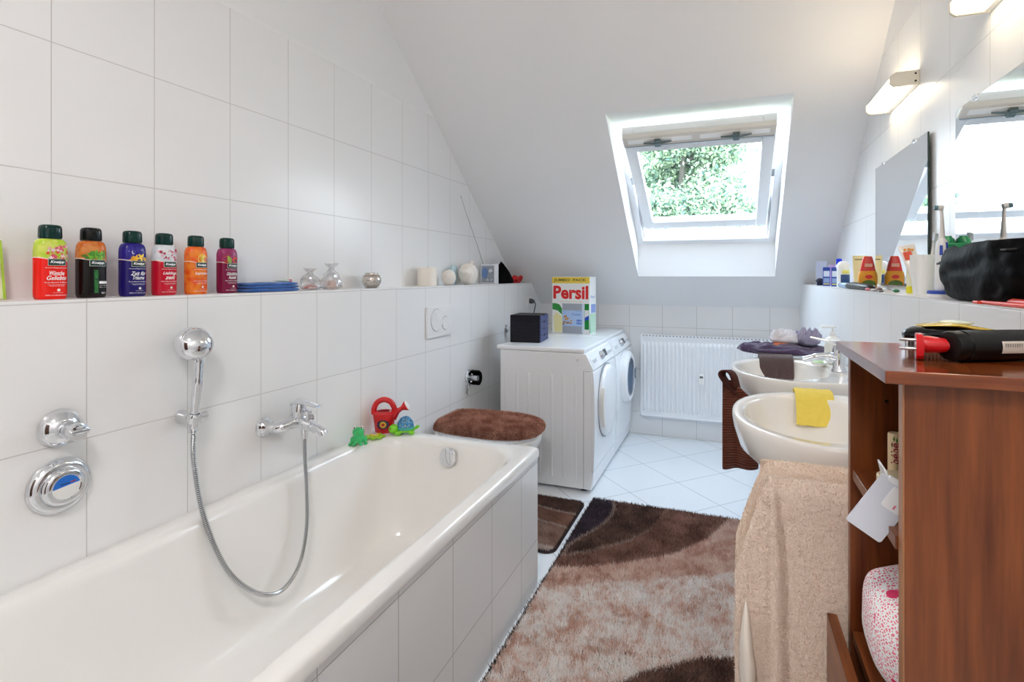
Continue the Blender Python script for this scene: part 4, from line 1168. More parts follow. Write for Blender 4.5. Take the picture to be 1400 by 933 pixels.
for x, w, z0, z1 in ((-.03, .014, .0115, .0135), (-.01, .024, .012, .0175), (.015, .025, .012, .019), (.035, .018, .0095, .0175), (.06, .0115, .006, .0145), (.09, .010, .0035, .0105), (.113, .007, .003, .006)):
    R.append([(x, w * cos(a), (z0 + z1) / 2 + (z1 - z0) / 2 * sin(a)) for a in [2 * pi * i / 20 for i in range(20)]])
m.rings(R); top_ = m.build('yellow_back', plain('brush_yellow', '#e8c64d', .2, coat=.5), t, smooth=70)
m = MB(); m.ell((.03, .002, .0195), (.028, .011, .0045), 20, 10); m.build('pale_inlay', plain('brush_pale', '#e6efe2', .15, coat=.5), top_, smooth=70)
m = MB()
for i in range(13):
    for j in range(7):
        x, y = -.042 + i * .0058, -.021 + j * .007
        if (x + .01) ** 2 / .042 ** 2 + y ** 2 / .026 ** 2 < 1: m.tube([(x, y, -.010), (x, y, -.0255)], .0007, 5)
m.build('bristles', plain('bristle_grey', '#6a6468', .5), t, smooth=0)

# ------------------------------------------------------------------ mirrors and wall lamps
def mirror_mat():
    t = NT('mirror_silver'); t.set(Base_Color=(.93, .95, .95, 1), Metallic=1.0, Roughness=.006); return t.m
MIR = mirror_mat(); MEDGE = plain('mirror_edge', '#16302a', .15, coat=.5)
def mirror(label, y0, y1, z0, z1):
    t = thing('wall_mirror', label, 'mirror', (.62, (y0 + y1) / 2, z0))
    hy, h = (y1 - y0) / 2, z1 - z0
    m = MB(); m.box(-.0135, -.0085, -hy, hy, 0, h); m.build('glass_edge', MEDGE, t, smooth=0)
    m = MB(); m.f([m.v(p) for p in ((-.0137, -hy + .0005, .0005), (-.0137, -hy + .0005, h - .0005), (-.0137, hy - .0005, h - .0005), (-.0137, hy - .0005, .0005))]); m.build('mirror_face', MIR, t, smooth=0)
    for yy in (-hy * .6, hy * .6):
        for zz in (0.0, h):
            m = MB(); m.box(-.017, 0, yy - .012, yy + .012, zz - .006, zz + .006); m.build('clip', CHROME, t, smooth=0, bevel=.001)
mirror('frameless mirror above the farther basin', 2.02, 2.66, 1.195, 1.70)
mirror('frameless mirror above the nearer basin', 1.16, 1.80, 1.195, 1.70)
def lamp(label, y0, y1):
    yc = (y0 + y1) / 2; h = (y1 - y0) / 2
    t = thing('wall_lamp', label, 'wall lamp', (.62, yc, 1.92), group=None)
    m = MB(); m.box(-.016, 0, -h + .006, h - .006, -.0235, .0235); m.build('base_plate', WHITE_PLASTIC, t, smooth=0, bevel=.002)
    for s in (-1, 1):
        m = MB(); y = s * h
        m.prism([(0, -.025), (0, .025), (-.07, .025), (-.088, .012), (-.088, -.014), (-.076, -.025)], lambda x, z: (x, y, z), lambda x, z: (x, y - s * .012, z))
        c = m.build('end_cap', CREAM_PLASTIC, t, smooth=0, bevel=.002)
        if s < 0:
            for zz in (.013, -.013):
                m = MB(); m.lathe([(.0035, 0), (.003, .0015), (.001, .002)], 12, (-.012, y - .0002, zz), (0, -1, 0)); m.build('screw', plain('screw_dark', '#3b3028', .4, .6), c, smooth=0)
    gm = NT('lamp_glass_%d' % len(bpy.data.materials))
    v = gm.n('ShaderNodeTexVoronoi'); v.inputs['Scale'].default_value = 110; gm.link(gm.obj(), v.inputs['Vector'])
    e = gm.n('ShaderNodeMix', data_type='RGBA'); 
    st_ = gm.math('ADD', gm.math('MULTIPLY', v.outputs[0], -2.2), LAMP_E)
    gm.set(Base_Color=hx('#fff4e0'), Emission_Color=(1, .83, .58, 1), Roughness=.3)
    gm.link(st_, gm.b.inputs['Emission Strength'])
    m = MB(); m.prism([(-.018, -.022), (-.018, .022), (-.068, .022), (-.084, .011), (-.084, -.013), (-.073, -.022)], lambda x, z: (x, -h + .012, z), lambda x, z: (x, h - .012, z))
    m.build('diffuser', gm.m, t, smooth=0, bevel=.002)
    return t
LAMP_E = 5.0
lamp('glowing wall lamp above the mirror at the farther basin', 2.14, 2.49)
lamp('glowing wall lamp above the mirror at the nearer basin', 1.275, 1.625)
# ------------------------------------------------------------------ bottles on the left ledge
BWID, BDEP, BEXP = .062, .043, 2.7
def bsurf(u, z, off=.0004, w=BWID, d=BDEP):
    k = min(abs(2 * u / w), .999)
    x = d / 2 * (1 - k ** BEXP) ** (1 / BEXP)
    return Vector((x + off, u, z))
def bottle_mat(name, low, up1, up2, low2=None):
    t = NT(name); o = t.obj(); p = t.xyz(o)
    bd = t.math('SUBTRACT', t.math('ADD', p[2], t.math('MULTIPLY', p[1], .13)), .0945)
    bd = t.math('ADD', bd, t.math('MULTIPLY', t.math('MULTIPLY', p[1], p[1]), -2.0))
    isup = t.math('GREATER_THAN', bd, 0.0)
    n1 = t.noise(o, 45, 2)
    upc = t.mix(t.math('MULTIPLY', t.math('SUBTRACT', n1, .38), 4.0, clamp=True), hx(up1), hx(up2))
    loc = hx(low)
    if low2:
        n2 = t.noise(o, 38, 2)
        loc = t.mix(t.math('MULTIPLY', t.math('SUBTRACT', n2, .4), 4.0, clamp=True), hx(low), hx(low2))
    c = t.mix(isup, loc, upc)
    line = t.math('LESS_THAN', t.math('ABSOLUTE', bd), .0010)
    c = t.mix(line, c, hx('#f3e6dc'))
    t.link(c, t.b.inputs['Base Color']); t.set(Roughness=.22, Specular_IOR_Level=.35)
    return t.m
INK = {}
def ink(c):
    if c not in INK: INK[c] = plain('ink_' + c.strip('#'), c, .4)
    return INK[c]
def blob(mb, u, z, ru, rz, off, n=14, petals=0, rot=0):
    pts = []
    for i in range(n * (2 if petals else 1)):
        a = 2 * pi * i / (n * (2 if petals else 1))
        k = 1 if not petals else .72 + .28 * cos(petals * a)
        pts.append(bsurf(max(-.029, min(.029, u + ru * k * cos(a + rot))), z + rz * k * sin(a + rot), off))
    mb.fan(pts)
def bottle(label, y, capm, mat, pics, words, textcol='#ffffff', men=False, yaw=0):
    t = thing('shampoo_bottle', label, 'bottle', (-1.543, y, LEDGE), (0, 0, radians(yaw)), 'bath bottles on the left ledge')
    m = MB(); m.lathe([(.435, 0), (.475, .003), (.497, .010), (.5, .02), (.5, .112), (.497, .122), (.485, .130), (.455, .1375), (.41, .1425), (.34, .1455), (.3, .146)], 48, sx=BWID, sy=1, n=BEXP)
    for v in m.bm.verts: v.co.x, v.co.y = v.co.y * BDEP, v.co.x
    m.build('bottle_body', mat, t, smooth=60)
    m = MB(); m.lathe([(.47, .1465), (.485, .148), (.5, .150), (.49, .170), (.475, .175), (.42, .1785), (.3, .180), (.01, .1803)], 40, sx=.0445, sy=1, n=2.4)
    for v in m.bm.verts: v.co.x, v.co.y = v.co.y * .036, v.co.x
    m.build('cap', capm, t, smooth=50)
    if pics:
        mats = []; m = MB()
        for k, (u, z, ru, rz, c, pet) in enumerate(pics):
            if ink(c) not in mats: mats.append(ink(c))
            m.mi = mats.index(ink(c)); blob(m, u, z, ru, rz, .0004 + .00005 * k, petals=pet, rot=k)
        m.build('picture_print', mats, t, smooth=0)
    lw, lz0, lz1 = .0185, .081, .0975
    m = MB(); m.grid(lambda u, v: bsurf(-lw + .003 + 2 * lw * u, lz0 + (lz1 - lz0) * v, .0016), 14, 3); m.build('logo_frame', ink('#c7d3c4'), t, smooth=60)
    m = MB(); m.grid(lambda u, v: bsurf(-lw + .0040 + 2 * (lw - .001) * u, lz0 + .001 + (lz1 - lz0 - .002) * v, .0019), 14, 3); m.build('logo_plate', ink('#07302b'), t, smooth=60)
    lettering('Kneipp', WHITE_INK, t, (0, 0, 0), (0, 1, 0), (0, 0, 1), width=.0285, height=.0085, shear=.25, bold=.03, warp=lambda a, b: bsurf(a + .003, .0892 + b, .0022))
    def line(s, z, w, h, u=.004, shear=.3, col=textcol, bold=.0):
        lettering(s, ink(col), t, (0, 0, 0), (0, 1, 0), (0, 0, 1), width=w, height=h, shear=shear, bold=bold, warp=lambda a, b: bsurf(max(-.0295, min(.0295, a + u)), z + b, .0007))
    if men:
        mm = MB(); mm.grid(lambda u, v: bsurf(-.006 + .011 * u, .012 + .060 * v, .0006), 6, 3); mm.build('green_band', ink('#0f3d22'), t, smooth=60)
        lettering('KNEIPP MEN', ink('#2f8a3c'), t, (0, 0, 0), (0, 1, 0), (0, 0, 1), width=.056, height=.008, bold=.03, warp=lambda a, b: bsurf(-.0005 - b, .042 + a, .0010))
        mm = MB(); mm.grid(lambda u, v: bsurf(.006 + .0225 * u, .036 + .0065 * v, .0006), 6, 2); mm.build('white_band', WHITE_INK, t, smooth=60)
        line('2 in 1 Dusche', .0315, .021, .0028, .0175, 0); line('Body & Hair', .0265, .021, .0022, .0175, 0); line('200 ml', .0125, .012, .003, .0175, 0)
    else:
        line('Aroma-Pflegeschaumbad', .0755, .046, .0030, .003, 0)
        z = .066
        for w_ in words:
            line(w_, z - .003, .040 if len(w_) > 7 else .030, .0105, .003, .35, bold=.012); z -= .0115
        line('Rote Beeren & Blüten', .0405, .047, .0028, .003, 0); line('mit natürlichen Ölen', .0350, .036, .0020, .003, 0); line('Pflege für die Haut', .0318, .030, .0020, .003, 0)
        mm = MB(); blob(mm, .006, .022, .0034, .0034, .0007); mm.build('round_seal', ink('#f4ece4'), t, smooth=0)
        line('Hautverträglich', .0155, .020, .0016, .005, 0); line('400 ml Badezusatz', .0098, .046, .0026, .003, 0)
rr = random.Random(3)
def scatter(cols, n, u0, u1, z0, z1, r0, r1, pet):
    return [(rr.uniform(u0, u1), rr.uniform(z0, z1), *(lambda r: (r, r))(rr.uniform(r0, r1)), rr.choice(cols), pet) for _ in range(n)]
CAPG = DARK_GREEN; CAPB = plain('black_green_cap', '#040807', .16, spec=.35)
bottle('bright red shampoo bottle with berry print, green cap, in the row on the ledge', .776, CAPG, bottle_mat('bottle_red', '#ee1d12', '#b7d53a', '#d5dd6a'),
       scatter(['#e2331f', '#f4b7c0', '#f7dfe0', '#e0506a'], 34, -.016, .026, .098, .128, .003, .006, 5), ['Wünsche', 'Geliebte'])
bottle('black shampoo bottle with green leaf and orange print, black cap', .862, CAPB, bottle_mat('bottle_black', '#0d0605', '#c9631f', '#d98a4a'),
       [(-.012 + .006 * k, .106 + .003 * (k % 3), .003, .012, c, 0) for k, c in enumerate(['#3c7f1e', '#57a02a', '#6cbb33', '#4a9226', '#7cc63c', '#4c9527'])] + scatter(['#4f9a28', '#72bb35', '#3d7f1e'], 18, -.026, .014, .099, .116, .003, .006, 3), [], men=True)
bottle('dark blue shampoo bottle with yellow flowers and moon, green cap', .961, CAPG, bottle_mat('bottle_blue', '#1d1468', '#231a7c', '#2c2190'),
       [(-.004, .104, .011, .011, '#f2b41f', 5), (.010, .107, .012, .012, '#f7d24a', 5), (-.012, .101, .008, .008, '#e89f1c', 5), (.022, .101, .007, .007, '#f3c02a', 5), (-.010, .1205, .0045, .005, '#e9e8f0', 0), (-.0085, .1215, .0042, .0046, '#2a1f8c', 0), (-.02, .123, .0008, .0008, '#ffffff', 0), (.01, .127, .0008, .0008, '#ffffff', 0), (.018, .122, .0008, .0008, '#ffffff', 0)], ['Zeit für', 'Träume'])
bottle('crimson shampoo bottle with pale blossom print, green cap', 1.047, CAPG, bottle_mat('bottle_crimson', '#c8102e', '#d9dfe6', '#eceef0'),
       scatter(['#d63a6a', '#f1a9c0', '#f6d5df', '#b71f4e'], 40, -.028, .028, .1, .134, .0018, .0042, 5), ['Lieblings', 'zeit'])
bottle('orange shampoo bottle with peach print, green cap', 1.143, CAPG, bottle_mat('bottle_orange', '#e4561a', '#ee5a24', '#f28a2e', '#f08b2b'),
       [(.006, .108, .016, .017, '#f3b53a', 0), (.010, .108, .010, .012, '#f8d778', 0), (.018, .106, .007, .010, '#e98a5a', 0), (.02, .104, .004, .006, '#b9705a', 0), (.002, .109, .004, .007, '#d8c22e', 0)], ['Inspiration'])
bottle('plum coloured shampoo bottle with poppy print, green cap, beside the blue cloth', 1.249, CAPG, bottle_mat('bottle_plum', '#7d1140', '#a13a72', '#8e2355'),
       [(-.014, .108, .014, .012, '#d8411c', 0), (.012, .108, .011, .014, '#ef4a1c', 6), (.013, .106, .004, .005, '#33231f', 0), (-.006, .105, .005, .013, '#86a83a', 0), (-.012, .112, .003, .011, '#a3b848', 0), (-.018, .103, .007, .006, '#b52a18', 5)], ['Glückliche', 'Auszeit'])

# translucent sachet at the edge of view
t = thing('bath_sachet', 'pale green sachet with pink print leaning on the wall beside the bottles', 'sachet', (-1.575, .655, LEDGE), (0, radians(-8), 0))
m = MB(); m.grid(lambda u, v: (.010 * sin(pi * u) * sin(pi * min(1, v * 1.1)) , -.052 + .104 * u, .002 + .138 * v), 18, 22); m.build('foil', plain('sachet_foil', '#eef0cc', .25, coat=.4), t, smooth=80, solid=.004)
m = MB(); m.grid(lambda u, v: (.0035, .0475 + .0045 * u, .002 + .138 * v), 2, 4); m.build('green_seam', plain('seam_green', '#a9cf3d', .35), t, smooth=0, solid=.002)
m = MB(); m.fan([(.0135, .018 + .022 * cos(a), .078 + .038 * sin(a)) for a in [2 * pi * i / 20 for i in range(20)]]); m.fan([(.0137, .012 + .013 * cos(a), .05 + .03 * sin(a)) for a in [2 * pi * i / 20 for i in range(20)]])
m.build('pink_print', plain('sachet_pink', '#f2a08e', .4), t, smooth=0, solid=.001)

# folded blue cloth with a small tube on it
BLU = plain('blue_microfibre', '#1f62b4', .85, bump=.5, bscale=500, sheen=.3, var=.25)
t = thing('folded_cloth', 'folded blue microfibre cloth on the ledge after the bottles', 'cloth', (-1.543, 1.408, LEDGE), (0, 0, radians(2)))
for k, (h0, h1, s) in enumerate(((0, .013, 1.0), (.012, .023, .98), (.022, .032, .95))):
    m = MB()
    def fn(u, v, k=k, h0=h0, h1=h1, s=s):
        a = 2 * pi * u
        r = [1, 1][0]
        e = .35
        x = .055 * s * math.copysign(abs(cos(a)) ** e, cos(a)); y = .112 * s * math.copysign(abs(sin(a)) ** e, sin(a))
        ph = pi * v; q = sin(ph) ** .16 if 0 < v < 1 else 0
        z = (h0 + h1) / 2 - (h1 - h0) / 2 * cos(ph)
        w = .003 * nz(x * 20, y * 16, k * 5)
        return (x * q + .004 * nz(y * 15, k, 2), y * q, max(.0005, z + w * (1 if z > .004 else 0) + (.003 * nz(y * 30, x * 8, k) if k == 2 else 0)))
    m.grid(fn, 56, 10, closed_u=True); bmesh.ops.remove_doubles(m.bm, verts=m.bm.verts[:], dist=.0004)
    m.build('fold', BLU, t, smooth=70)
t = thing('small_tube', 'tiny white tube with pink cap on the folded blue cloth', 'tube', (-1.535, 1.47, LEDGE + .0385), (0, 0, radians(-10)))
m = MB(); m.rings([[(.008 * k * cos(a), y, .006 * q * sin(a)) for a in [2 * pi * i / 16 for i in range(16)]] for y, k, q in ((-.035, 1.15, .08), (-.02, 1.05, .5), (.0, 1, .85), (.02, .9, 1), (.022, .5, .7))]); m.build('tube_body', plain('tube_mint', '#cfe0d4', .3), t, smooth=60)
m = MB(); m.cyl((0, .021, 0), (0, .033, 0), .0055); m.build('cap', plain('tube_pink', '#d98a9b', .35), t)

# clear cellophane bags
def cello():
    t = NT('cellophane'); tr = t.n('ShaderNodeBsdfTransparent'); tr.inputs[0].default_value = (.97, .97, .97, 1)
    gl = t.n('ShaderNodeBsdfGlossy'); gl.inputs['Roughness'].default_value = .12
    df = t.n('ShaderNodeBsdfTranslucent'); df.inputs[0].default_value = (.95, .94, .95, 1)
    a = t.n('ShaderNodeMixShader'); a.inputs[0].default_value = .3; b = t.n('ShaderNodeMixShader')
    lw = t.n('ShaderNodeLayerWeight'); lw.inputs[0].default_value = .35
    t.link(tr.outputs[0], a.inputs[1]); t.link(df.outputs[0], a.inputs[2])
    t.link(lw.outputs['Facing'], b.inputs[0]); t.link(a.outputs[0], b.inputs[1]); t.link(gl.outputs[0], b.inputs[2])
    t.link(b.outputs[0], t.out.inputs[0]); return t.m
CELLO = cello()
def cellobag(label, y, rx, ry, h, seed, content):
    t = thing('cellophane_bag', label, 'bag', (-1.545, y, LEDGE))
    def fn(u, v):
        a = 2 * pi * u
        k = [.85, 1.0, .95, .7, .35, .18, .5, .62][min(7, int(v * 7.999))] if False else np.interp(v, [0, .08, .35, .6, .75, .82, .92, 1], [.6, 1, 1, .75, .3, .22, .55, .7])
        d = 1 + .30 * nz(cos(a) * 2 + seed, sin(a) * 2, v * 4 + seed)
        return (rx * k * d * cos(a), ry * k * d * sin(a), h * v + (.004 * nz(a, v * 5, seed) if v > .5 else 0))
    m = MB(); m.grid(fn, 30, 26, closed_u=True)
    m.f([m.v((rx * .6 * cos(a), ry * .6 * sin(a), .0004)) for a in [2 * pi * i / 16 for i in range(16)]])
    m.build('film', CELLO, t, smooth=25)
    content(t)
    return t
def cont1(t):
    m = MB(); m.tube([(-.005, -.03, .007), (.003, .0, .017), (.008, .025, .009)], .005, 8); m.build('red_sweet', plain('sweet_red', '#d2452f', .3), t, smooth=60)
    m = MB(); m.ell((.0, .01, .008), (.013, .02, .007), 14, 8); m.build('pale_sweet', plain('sweet_pale', '#efd9cf', .4), t, smooth=60)
def cont2(t):
    m = MB(); m.lathe([(.001, 0), (.018, .001), (.02, .02), (.019, .036), (.001, .038)], 20); m.build('pink_soap', plain('soap_pink', '#ecc9bd', .4), t)
cellobag('small clear cellophane bag with a red sweet next to the blue cloth', 1.612, .028, .045, .085, 3, cont1)
cellobag('taller clear cellophane bag with a pink soap, before the silver votive', 1.728, .034, .045, .108, 12, cont2)

# silver votive glass
t = thing('votive_holder', 'round silver mercury glass candle holder on the ledge', 'candle holder', (-1.543, 1.985, LEDGE))
n = NT('mercury_glass'); nn = n.noise(n.obj(), 90, 4); n.link(n.mix(nn, hx('#f4efe8'), hx('#9c8f84')), n.b.inputs['Base Color']); n.set(Metallic=.85, Roughness=.16); n.bump(nn, .35, .004)
m = MB(); m.lathe([(.001, 0), (.022, .001), (.034, .010), (.0425, .027), (.0425, .042), (.036, .057), (.029, .063), (.030, .069), (.0275, .069), (.0265, .063), (.034, .053), (.039, .040), (.038, .027), (.030, .013), (.001, .008)], 40); m.build('glass_bowl', n.m, t, smooth=60)
m = MB(); m.lathe([(.031, .0535), (.0375, .0545), (.0345, .0595), (.029, .0595)], 40, cap0=False, cap1=False); m.build('neck_band', plain('band_silver', '#b9aa9c', .25, .9), t, smooth=40)

# white candle, shells, cloth, radio, black bag and red clip
t = thing('candle', 'thick white cylindrical candle on the ledge beside the seashells', 'candle', (-1.54, 2.45, LEDGE))
m = MB(); m.lathe([(.050, 0), (.052, .002), (.052, .098), (.050, .101), (.044, .101), (.040, .098), (.001, .097)], 40); m.build('wax', plain('candle_wax', '#f1e9de', .5), t, smooth=40)
m = MB(); m.tube([(0, 0, .096), (.001, .0, .106), (.003, 0, .110)], .0012, 6); m.build('wick', plain('wick_grey', '#cfc8bf', .9), t)
SHELL = plain('shell_white', '#f0e8df', .45)
def shell(label, y, s, yaw, turns=2.6):
    t = thing('seashell', label, 'seashell', (-1.535, y, LEDGE), (0, 0, yaw))
    m = MB()
    def fn(u, v):
        th = v * turns * 2 * pi
        R = s * .42 * math.exp(-.155 * th); r = s * .48 * math.exp(-.155 * th)
        a = 2 * pi * u
        rb = 1 + .07 * cos(th * 9) + .03 * cos(a * 8)
        x = R * cos(th) + r * rb * cos(a) * cos(th); yv = R * sin(th) + r * rb * cos(a) * sin(th)
        zz = r * rb * sin(a) * .95 + s * .75 * (1 - math.exp(-.13 * th))
        return (zz - s * .35, yv, x)
    m.grid(fn, 22, 150, closed_u=True)
    zmin = min(v.co.z for v in m.bm.verts)
    for v in m.bm.verts: v.co.z -= zmin
    m.build('shell', SHELL, t, smooth=70)
    return t
def scallop(label, y, s, yaw):
    t = thing('seashell', label, 'seashell', (-1.53, y, LEDGE), (0, 0, yaw))
    m = MB()
    def fn(u, v):
        a = 2 * pi * u; ph = pi * v
        rib_ = 1 + .05 * cos(16 * ph) + .02 * cos(a * 6)
        return (s * .46 * sin(ph) * cos(a) * rib_, -s * .66 * cos(ph) * (1 + .1 * sin(a)), s * .52 + s * .52 * sin(ph) * sin(a) * rib_)
    m.grid(fn, 30, 60, closed_u=True)
    zmin = min(v.co.z for v in m.bm.verts)
    for v in m.bm.verts: v.co.z -= zmin
    bmesh.ops.remove_doubles(m.bm, verts=m.bm.verts[:], dist=.0002)
    m.build('shell', SHELL, t, smooth=70)
    return t
scallop('smaller ribbed white seashell between the candle and the larger shell', 2.665, .085, radians(15))
t = scallop('larger ribbed white seashell with a raised curl, beside the radio', 2.905, .125, radians(10))
m = MB(); m.tube(catmull([(.0, .05, .085), (.0, .058, .125), (.0, .085, .142), (.0, .105, .118), (.0, .098, .08), (.0, .085, .03)], 8), [.012] * 8 + [.011] * 8 + [.012] * 8 + [.013] * 8 + [.015] * 9, 12); m.build('curl', SHELL, t, smooth=70)
crumple('pale_cloth', 'pale blue cloth lying behind the white seashells', 'cloth', plain('pale_blue_cloth', '#bcd3d8', .9, bump=.5, bscale=300), (-1.588, 2.80, LEDGE), .018, .06, .105, 4, 0, 3)
t = thing('radio', 'small silver radio with a long aerial on the ledge', 'radio', (-1.545, 3.22, LEDGE), (0, 0, radians(-3)))
m = MB(); m.box(-.058, .058, 0, .05, 0, .135); m.build('case', plain('radio_white', '#eceef2', .3), t, smooth=0, bevel=.004)
m = MB(); m.box(-.049, .049, -.002, .001, .010, .125); fa = m.build('front_panel', plain('radio_silver', '#a3a9b3', .3, .3), t, smooth=0, bevel=.001)
m = MB(); m.lathe([(.03, 0), (.028, .003), (.001, .005)], 30, (-.022, -.002, .075), (0, -1, 0), sx=.8, sy=1.3); m.build('speaker', plain('radio_speaker', '#6f8fc2', .5), fa)
for x, z, r in ((.026, .088, .017), (.006, .028, .010), (.034, .03, .010)):
    m = MB(); m.lathe([(r, 0), (r, .006), (r * .8, .01), (.001, .0105)], 22, (x, -.002, z), (0, -1, 0)); m.build('knob', plain('radio_knob', '#d9dde4', .2, .8), fa)
m = MB(); m.tube([(-.045, .02, .13), (-.035, -.06, .23), (-.008, -.26, .44), (.008, -.36, .545)], [.0022, .0020, .0015, .0012], 8); m.ell((.008, -.36, .547), .003, 10, 6); m.build('aerial', plain('aerial_steel', '#9b9da2', .3, 1.0), t, smooth=60)
m = MB()
def bagf(u, v):
    a = 2 * pi * u
    k = np.interp(v, [0, .1, .5, .85, 1], [1, 1.05, .72, .3, .02])
    d = 1 + .15 * nz(cos(a) * 1.5, sin(a) * 1.5, v * 3)
    return (.044 * k * d * cos(a), .125 * k * d * sin(a) - .06 * v, .158 * v ** .9)
m.grid(bagf, 30, 22, closed_u=True)
o = m.build('drawstring_bag', BLACK_CLOTH, smooth=80); o.location = (-1.53, 3.47, LEDGE); tag(o, 'black slumped cloth bag between the radio and the sloping ceiling', 'bag')
t = thing('hair_bow', 'red fabric hair bow on the far end of the ledge', 'hair bow', (-1.52, 3.68, LEDGE)); t.scale = (1.25, 1.25, 1.25)
RB = plain('red_fabric', '#c8161d', .6)
for s in (-1, 1):
    m = MB(); m.tube(catmull([(0, 0, .015), (.01, s * .03, .03), (.004, s * .055, .034), (-.004, s * .05, .012), (0, s * .02, .006), (0, 0, .013)], 6), [.009] * 6 + [.013] * 6 + [.012] * 6 + [.010] * 6 + [.007] * 7, 10); m.build('loop', RB, t, smooth=70)
m = MB(); m.ell((0, 0, .014), (.013, .014, .013), 14, 8); m.build('knot', RB, t, smooth=70)

# ------------------------------------------------------------------ bath toys on the rim
RIM = .5515
def blobs(mb, L):
    for c, r in L: mb.ell(c, r, 20, 12)
FROG = plain('frog_green', '#2fc06a', .25, coat=.3, var=.15)
t = thing('toy_frog', 'small green rubber frog with bulging eyes on the bathtub rim', 'toy', (-1.402, 1.722, RIM), (0, 0, radians(-62)))
def merged(L, name, mat, parent, vox=.0035):
    m = MB(); blobs(m, L)
    o = m.build(name, mat, parent, smooth=80)
    r = o.modifiers.new('remesh', 'REMESH'); r.mode = 'VOXEL'; r.voxel_size = vox; r.use_smooth_shade = True
    s = o.modifiers.new('smooth', 'SMOOTH'); s.factor = .6; s.iterations = 4
    return o
# built facing local +x
merged([((0, 0, .026), (.022, .023, .025)), ((.004, 0, .050), (.020, .024, .018)), ((.002, .013, .066), (.008, .008, .008)), ((.002, -.013, .066), (.008, .008, .008)),
        ((-.006, .024, .016), (.017, .010, .015)), ((-.006, -.024, .016), (.017, .010, .015)), ((.013, .031, .0045), (.016, .008, .0045)), ((.013, -.031, .0045), (.016, .008, .0045)),
        ((.018, .012, .017), (.006, .006, .016)), ((.018, -.012, .017), (.006, .006, .016)), ((.025, .014, .004), (.011, .008, .004)), ((.025, -.014, .004), (.011, .008, .004))], 'body', FROG, t)
for s in (-1, 1):
    m = MB(); m.ell((.0065, s * .0135, .0685), .0062, 16, 10); e = m.build('eye', plain('eye_white', '#f4f4f0', .2), t, smooth=80)
    m = MB(); m.ell((.0118, s * .0137, .0695), (.0022, .0032, .0032), 12, 8); m.build('pupil', plain('pupil_black', '#0a0a0a', .2), e, smooth=80)
t = thing('toy_crab', 'flat lime and yellow bath toy lying between the frog and the turtle', 'toy', (-1.393, 1.812, RIM), (0, 0, radians(20)))
L = [((0, 0, .007), (.034, .030, .007))]
for k in range(7):
    a = 2 * pi * k / 7 + .3; L.append(((.034 * cos(a), .032 * sin(a), .0055), (.012, .010, .0055)))
merged(L, 'body', plain('toy_lime', '#97c729', .3, coat=.2), t)
m = MB(); m.lathe([(.020, .0115), (.020, .014), (.017, .0155), (.001, .0155)], 28, n=2.4); m.build('yellow_disc', plain('toy_yellow', '#d9bf2a', .35), t)
m = MB(); m.lathe([(.011, .0150), (.011, .0168), (.009, .0172), (.001, .0172)], 24); m.build('clear_button', plain('toy_clear', '#dfe0da', .15), t)
m = MB(); m.tube([(-.006, -.004, .0175), (.0, .003, .0178), (.006, .0, .0175)], .0012, 6); m.build('dark_mark', BLACK, t)
# watering can
t = thing('toy_watering_can', 'red toy watering can with a round badge on the bathtub rim', 'watering can', (-1.408, 1.897, RIM), (0, 0, radians(28)))
RC = RED_PLASTIC
m = MB(); m.lathe([(.036, 0), (.039, .003), (.0475, .075), (.048, .083), (.044, .089), (.032, .092), (.026, .089)], 40, sx=1.0, sy=.8, cap1=False); m.build('body', RC, t, smooth=50)
m = MB(); m.lathe([(.026, .0885), (.0275, .0915), (.025, .093), (.023, .089), (.022, .06)], 32, (-.004, 0, 0), sx=1, sy=.62, cap0=False, cap1=True); m.build('filling_hole', plain('red_dark_plastic', '#9c0c12', .3), t, smooth=50)
m = MB(); m.tube(catmull([(-.043, 0, .078), (-.042, 0, .105), (-.028, 0, .130), (.0, 0, .140), (.028, 0, .128), (.043, 0, .10), (.045, 0, .078)], 7), [.0118] * 50, 12); m.build('handle', RC, t, smooth=70)
m = MB(); m.tube([(.036, 0, .06), (.056, 0, .088), (.074, 0, .1)], [.018, .012, .009], 14); m.lathe([(.009, 0), (.011, .006), (.022, .024), (.0225, .027)], 28, (.072, 0, .098), (1, 0, .55)); sp = m.build('spout', RC, t, smooth=50)
m = MB(); m.lathe([(.0215, .0265), (.021, .030), (.012, .034), (.001, .035)], 28, (.072, 0, .098), (1, 0, .55)); m.build('rose', plain('rose_white', '#f1eceb', .3), sp, smooth=60)
def canw(u, z, off):                                   # front of the can (local -y)
    r = .040 + .0085 * z / .075
    a = u / r
    return Vector((r * sin(a), -r * .8 * cos(a) - off, z))
m = MB(); m.fan([canw(.026 * cos(a), .040 + .020 * sin(a), .0012) for a in [2 * pi * i / 28 for i in range(28)]]); bd = m.build('badge', plain('badge_navy', '#1c2350', .35), t, smooth=0, solid=.0012)
m = MB(); m.fan([canw((.0165 if i % 2 else .012) * cos(2 * pi * i / 24), .040 + (.0165 if i % 2 else .012) * sin(2 * pi * i / 24), .0026) for i in range(24)]); m.build('gold_star', plain('badge_gold', '#e3b13a', .35), bd, smooth=0, solid=.0008)
m = MB(); m.fan([canw(.007 * cos(a), .040 + .006 * sin(a), .0036) for a in [2 * pi * i / 16 for i in range(16)]]); m.build('red_centre', plain('badge_red', '#b3202a', .35), bd, smooth=0, solid=.0008)
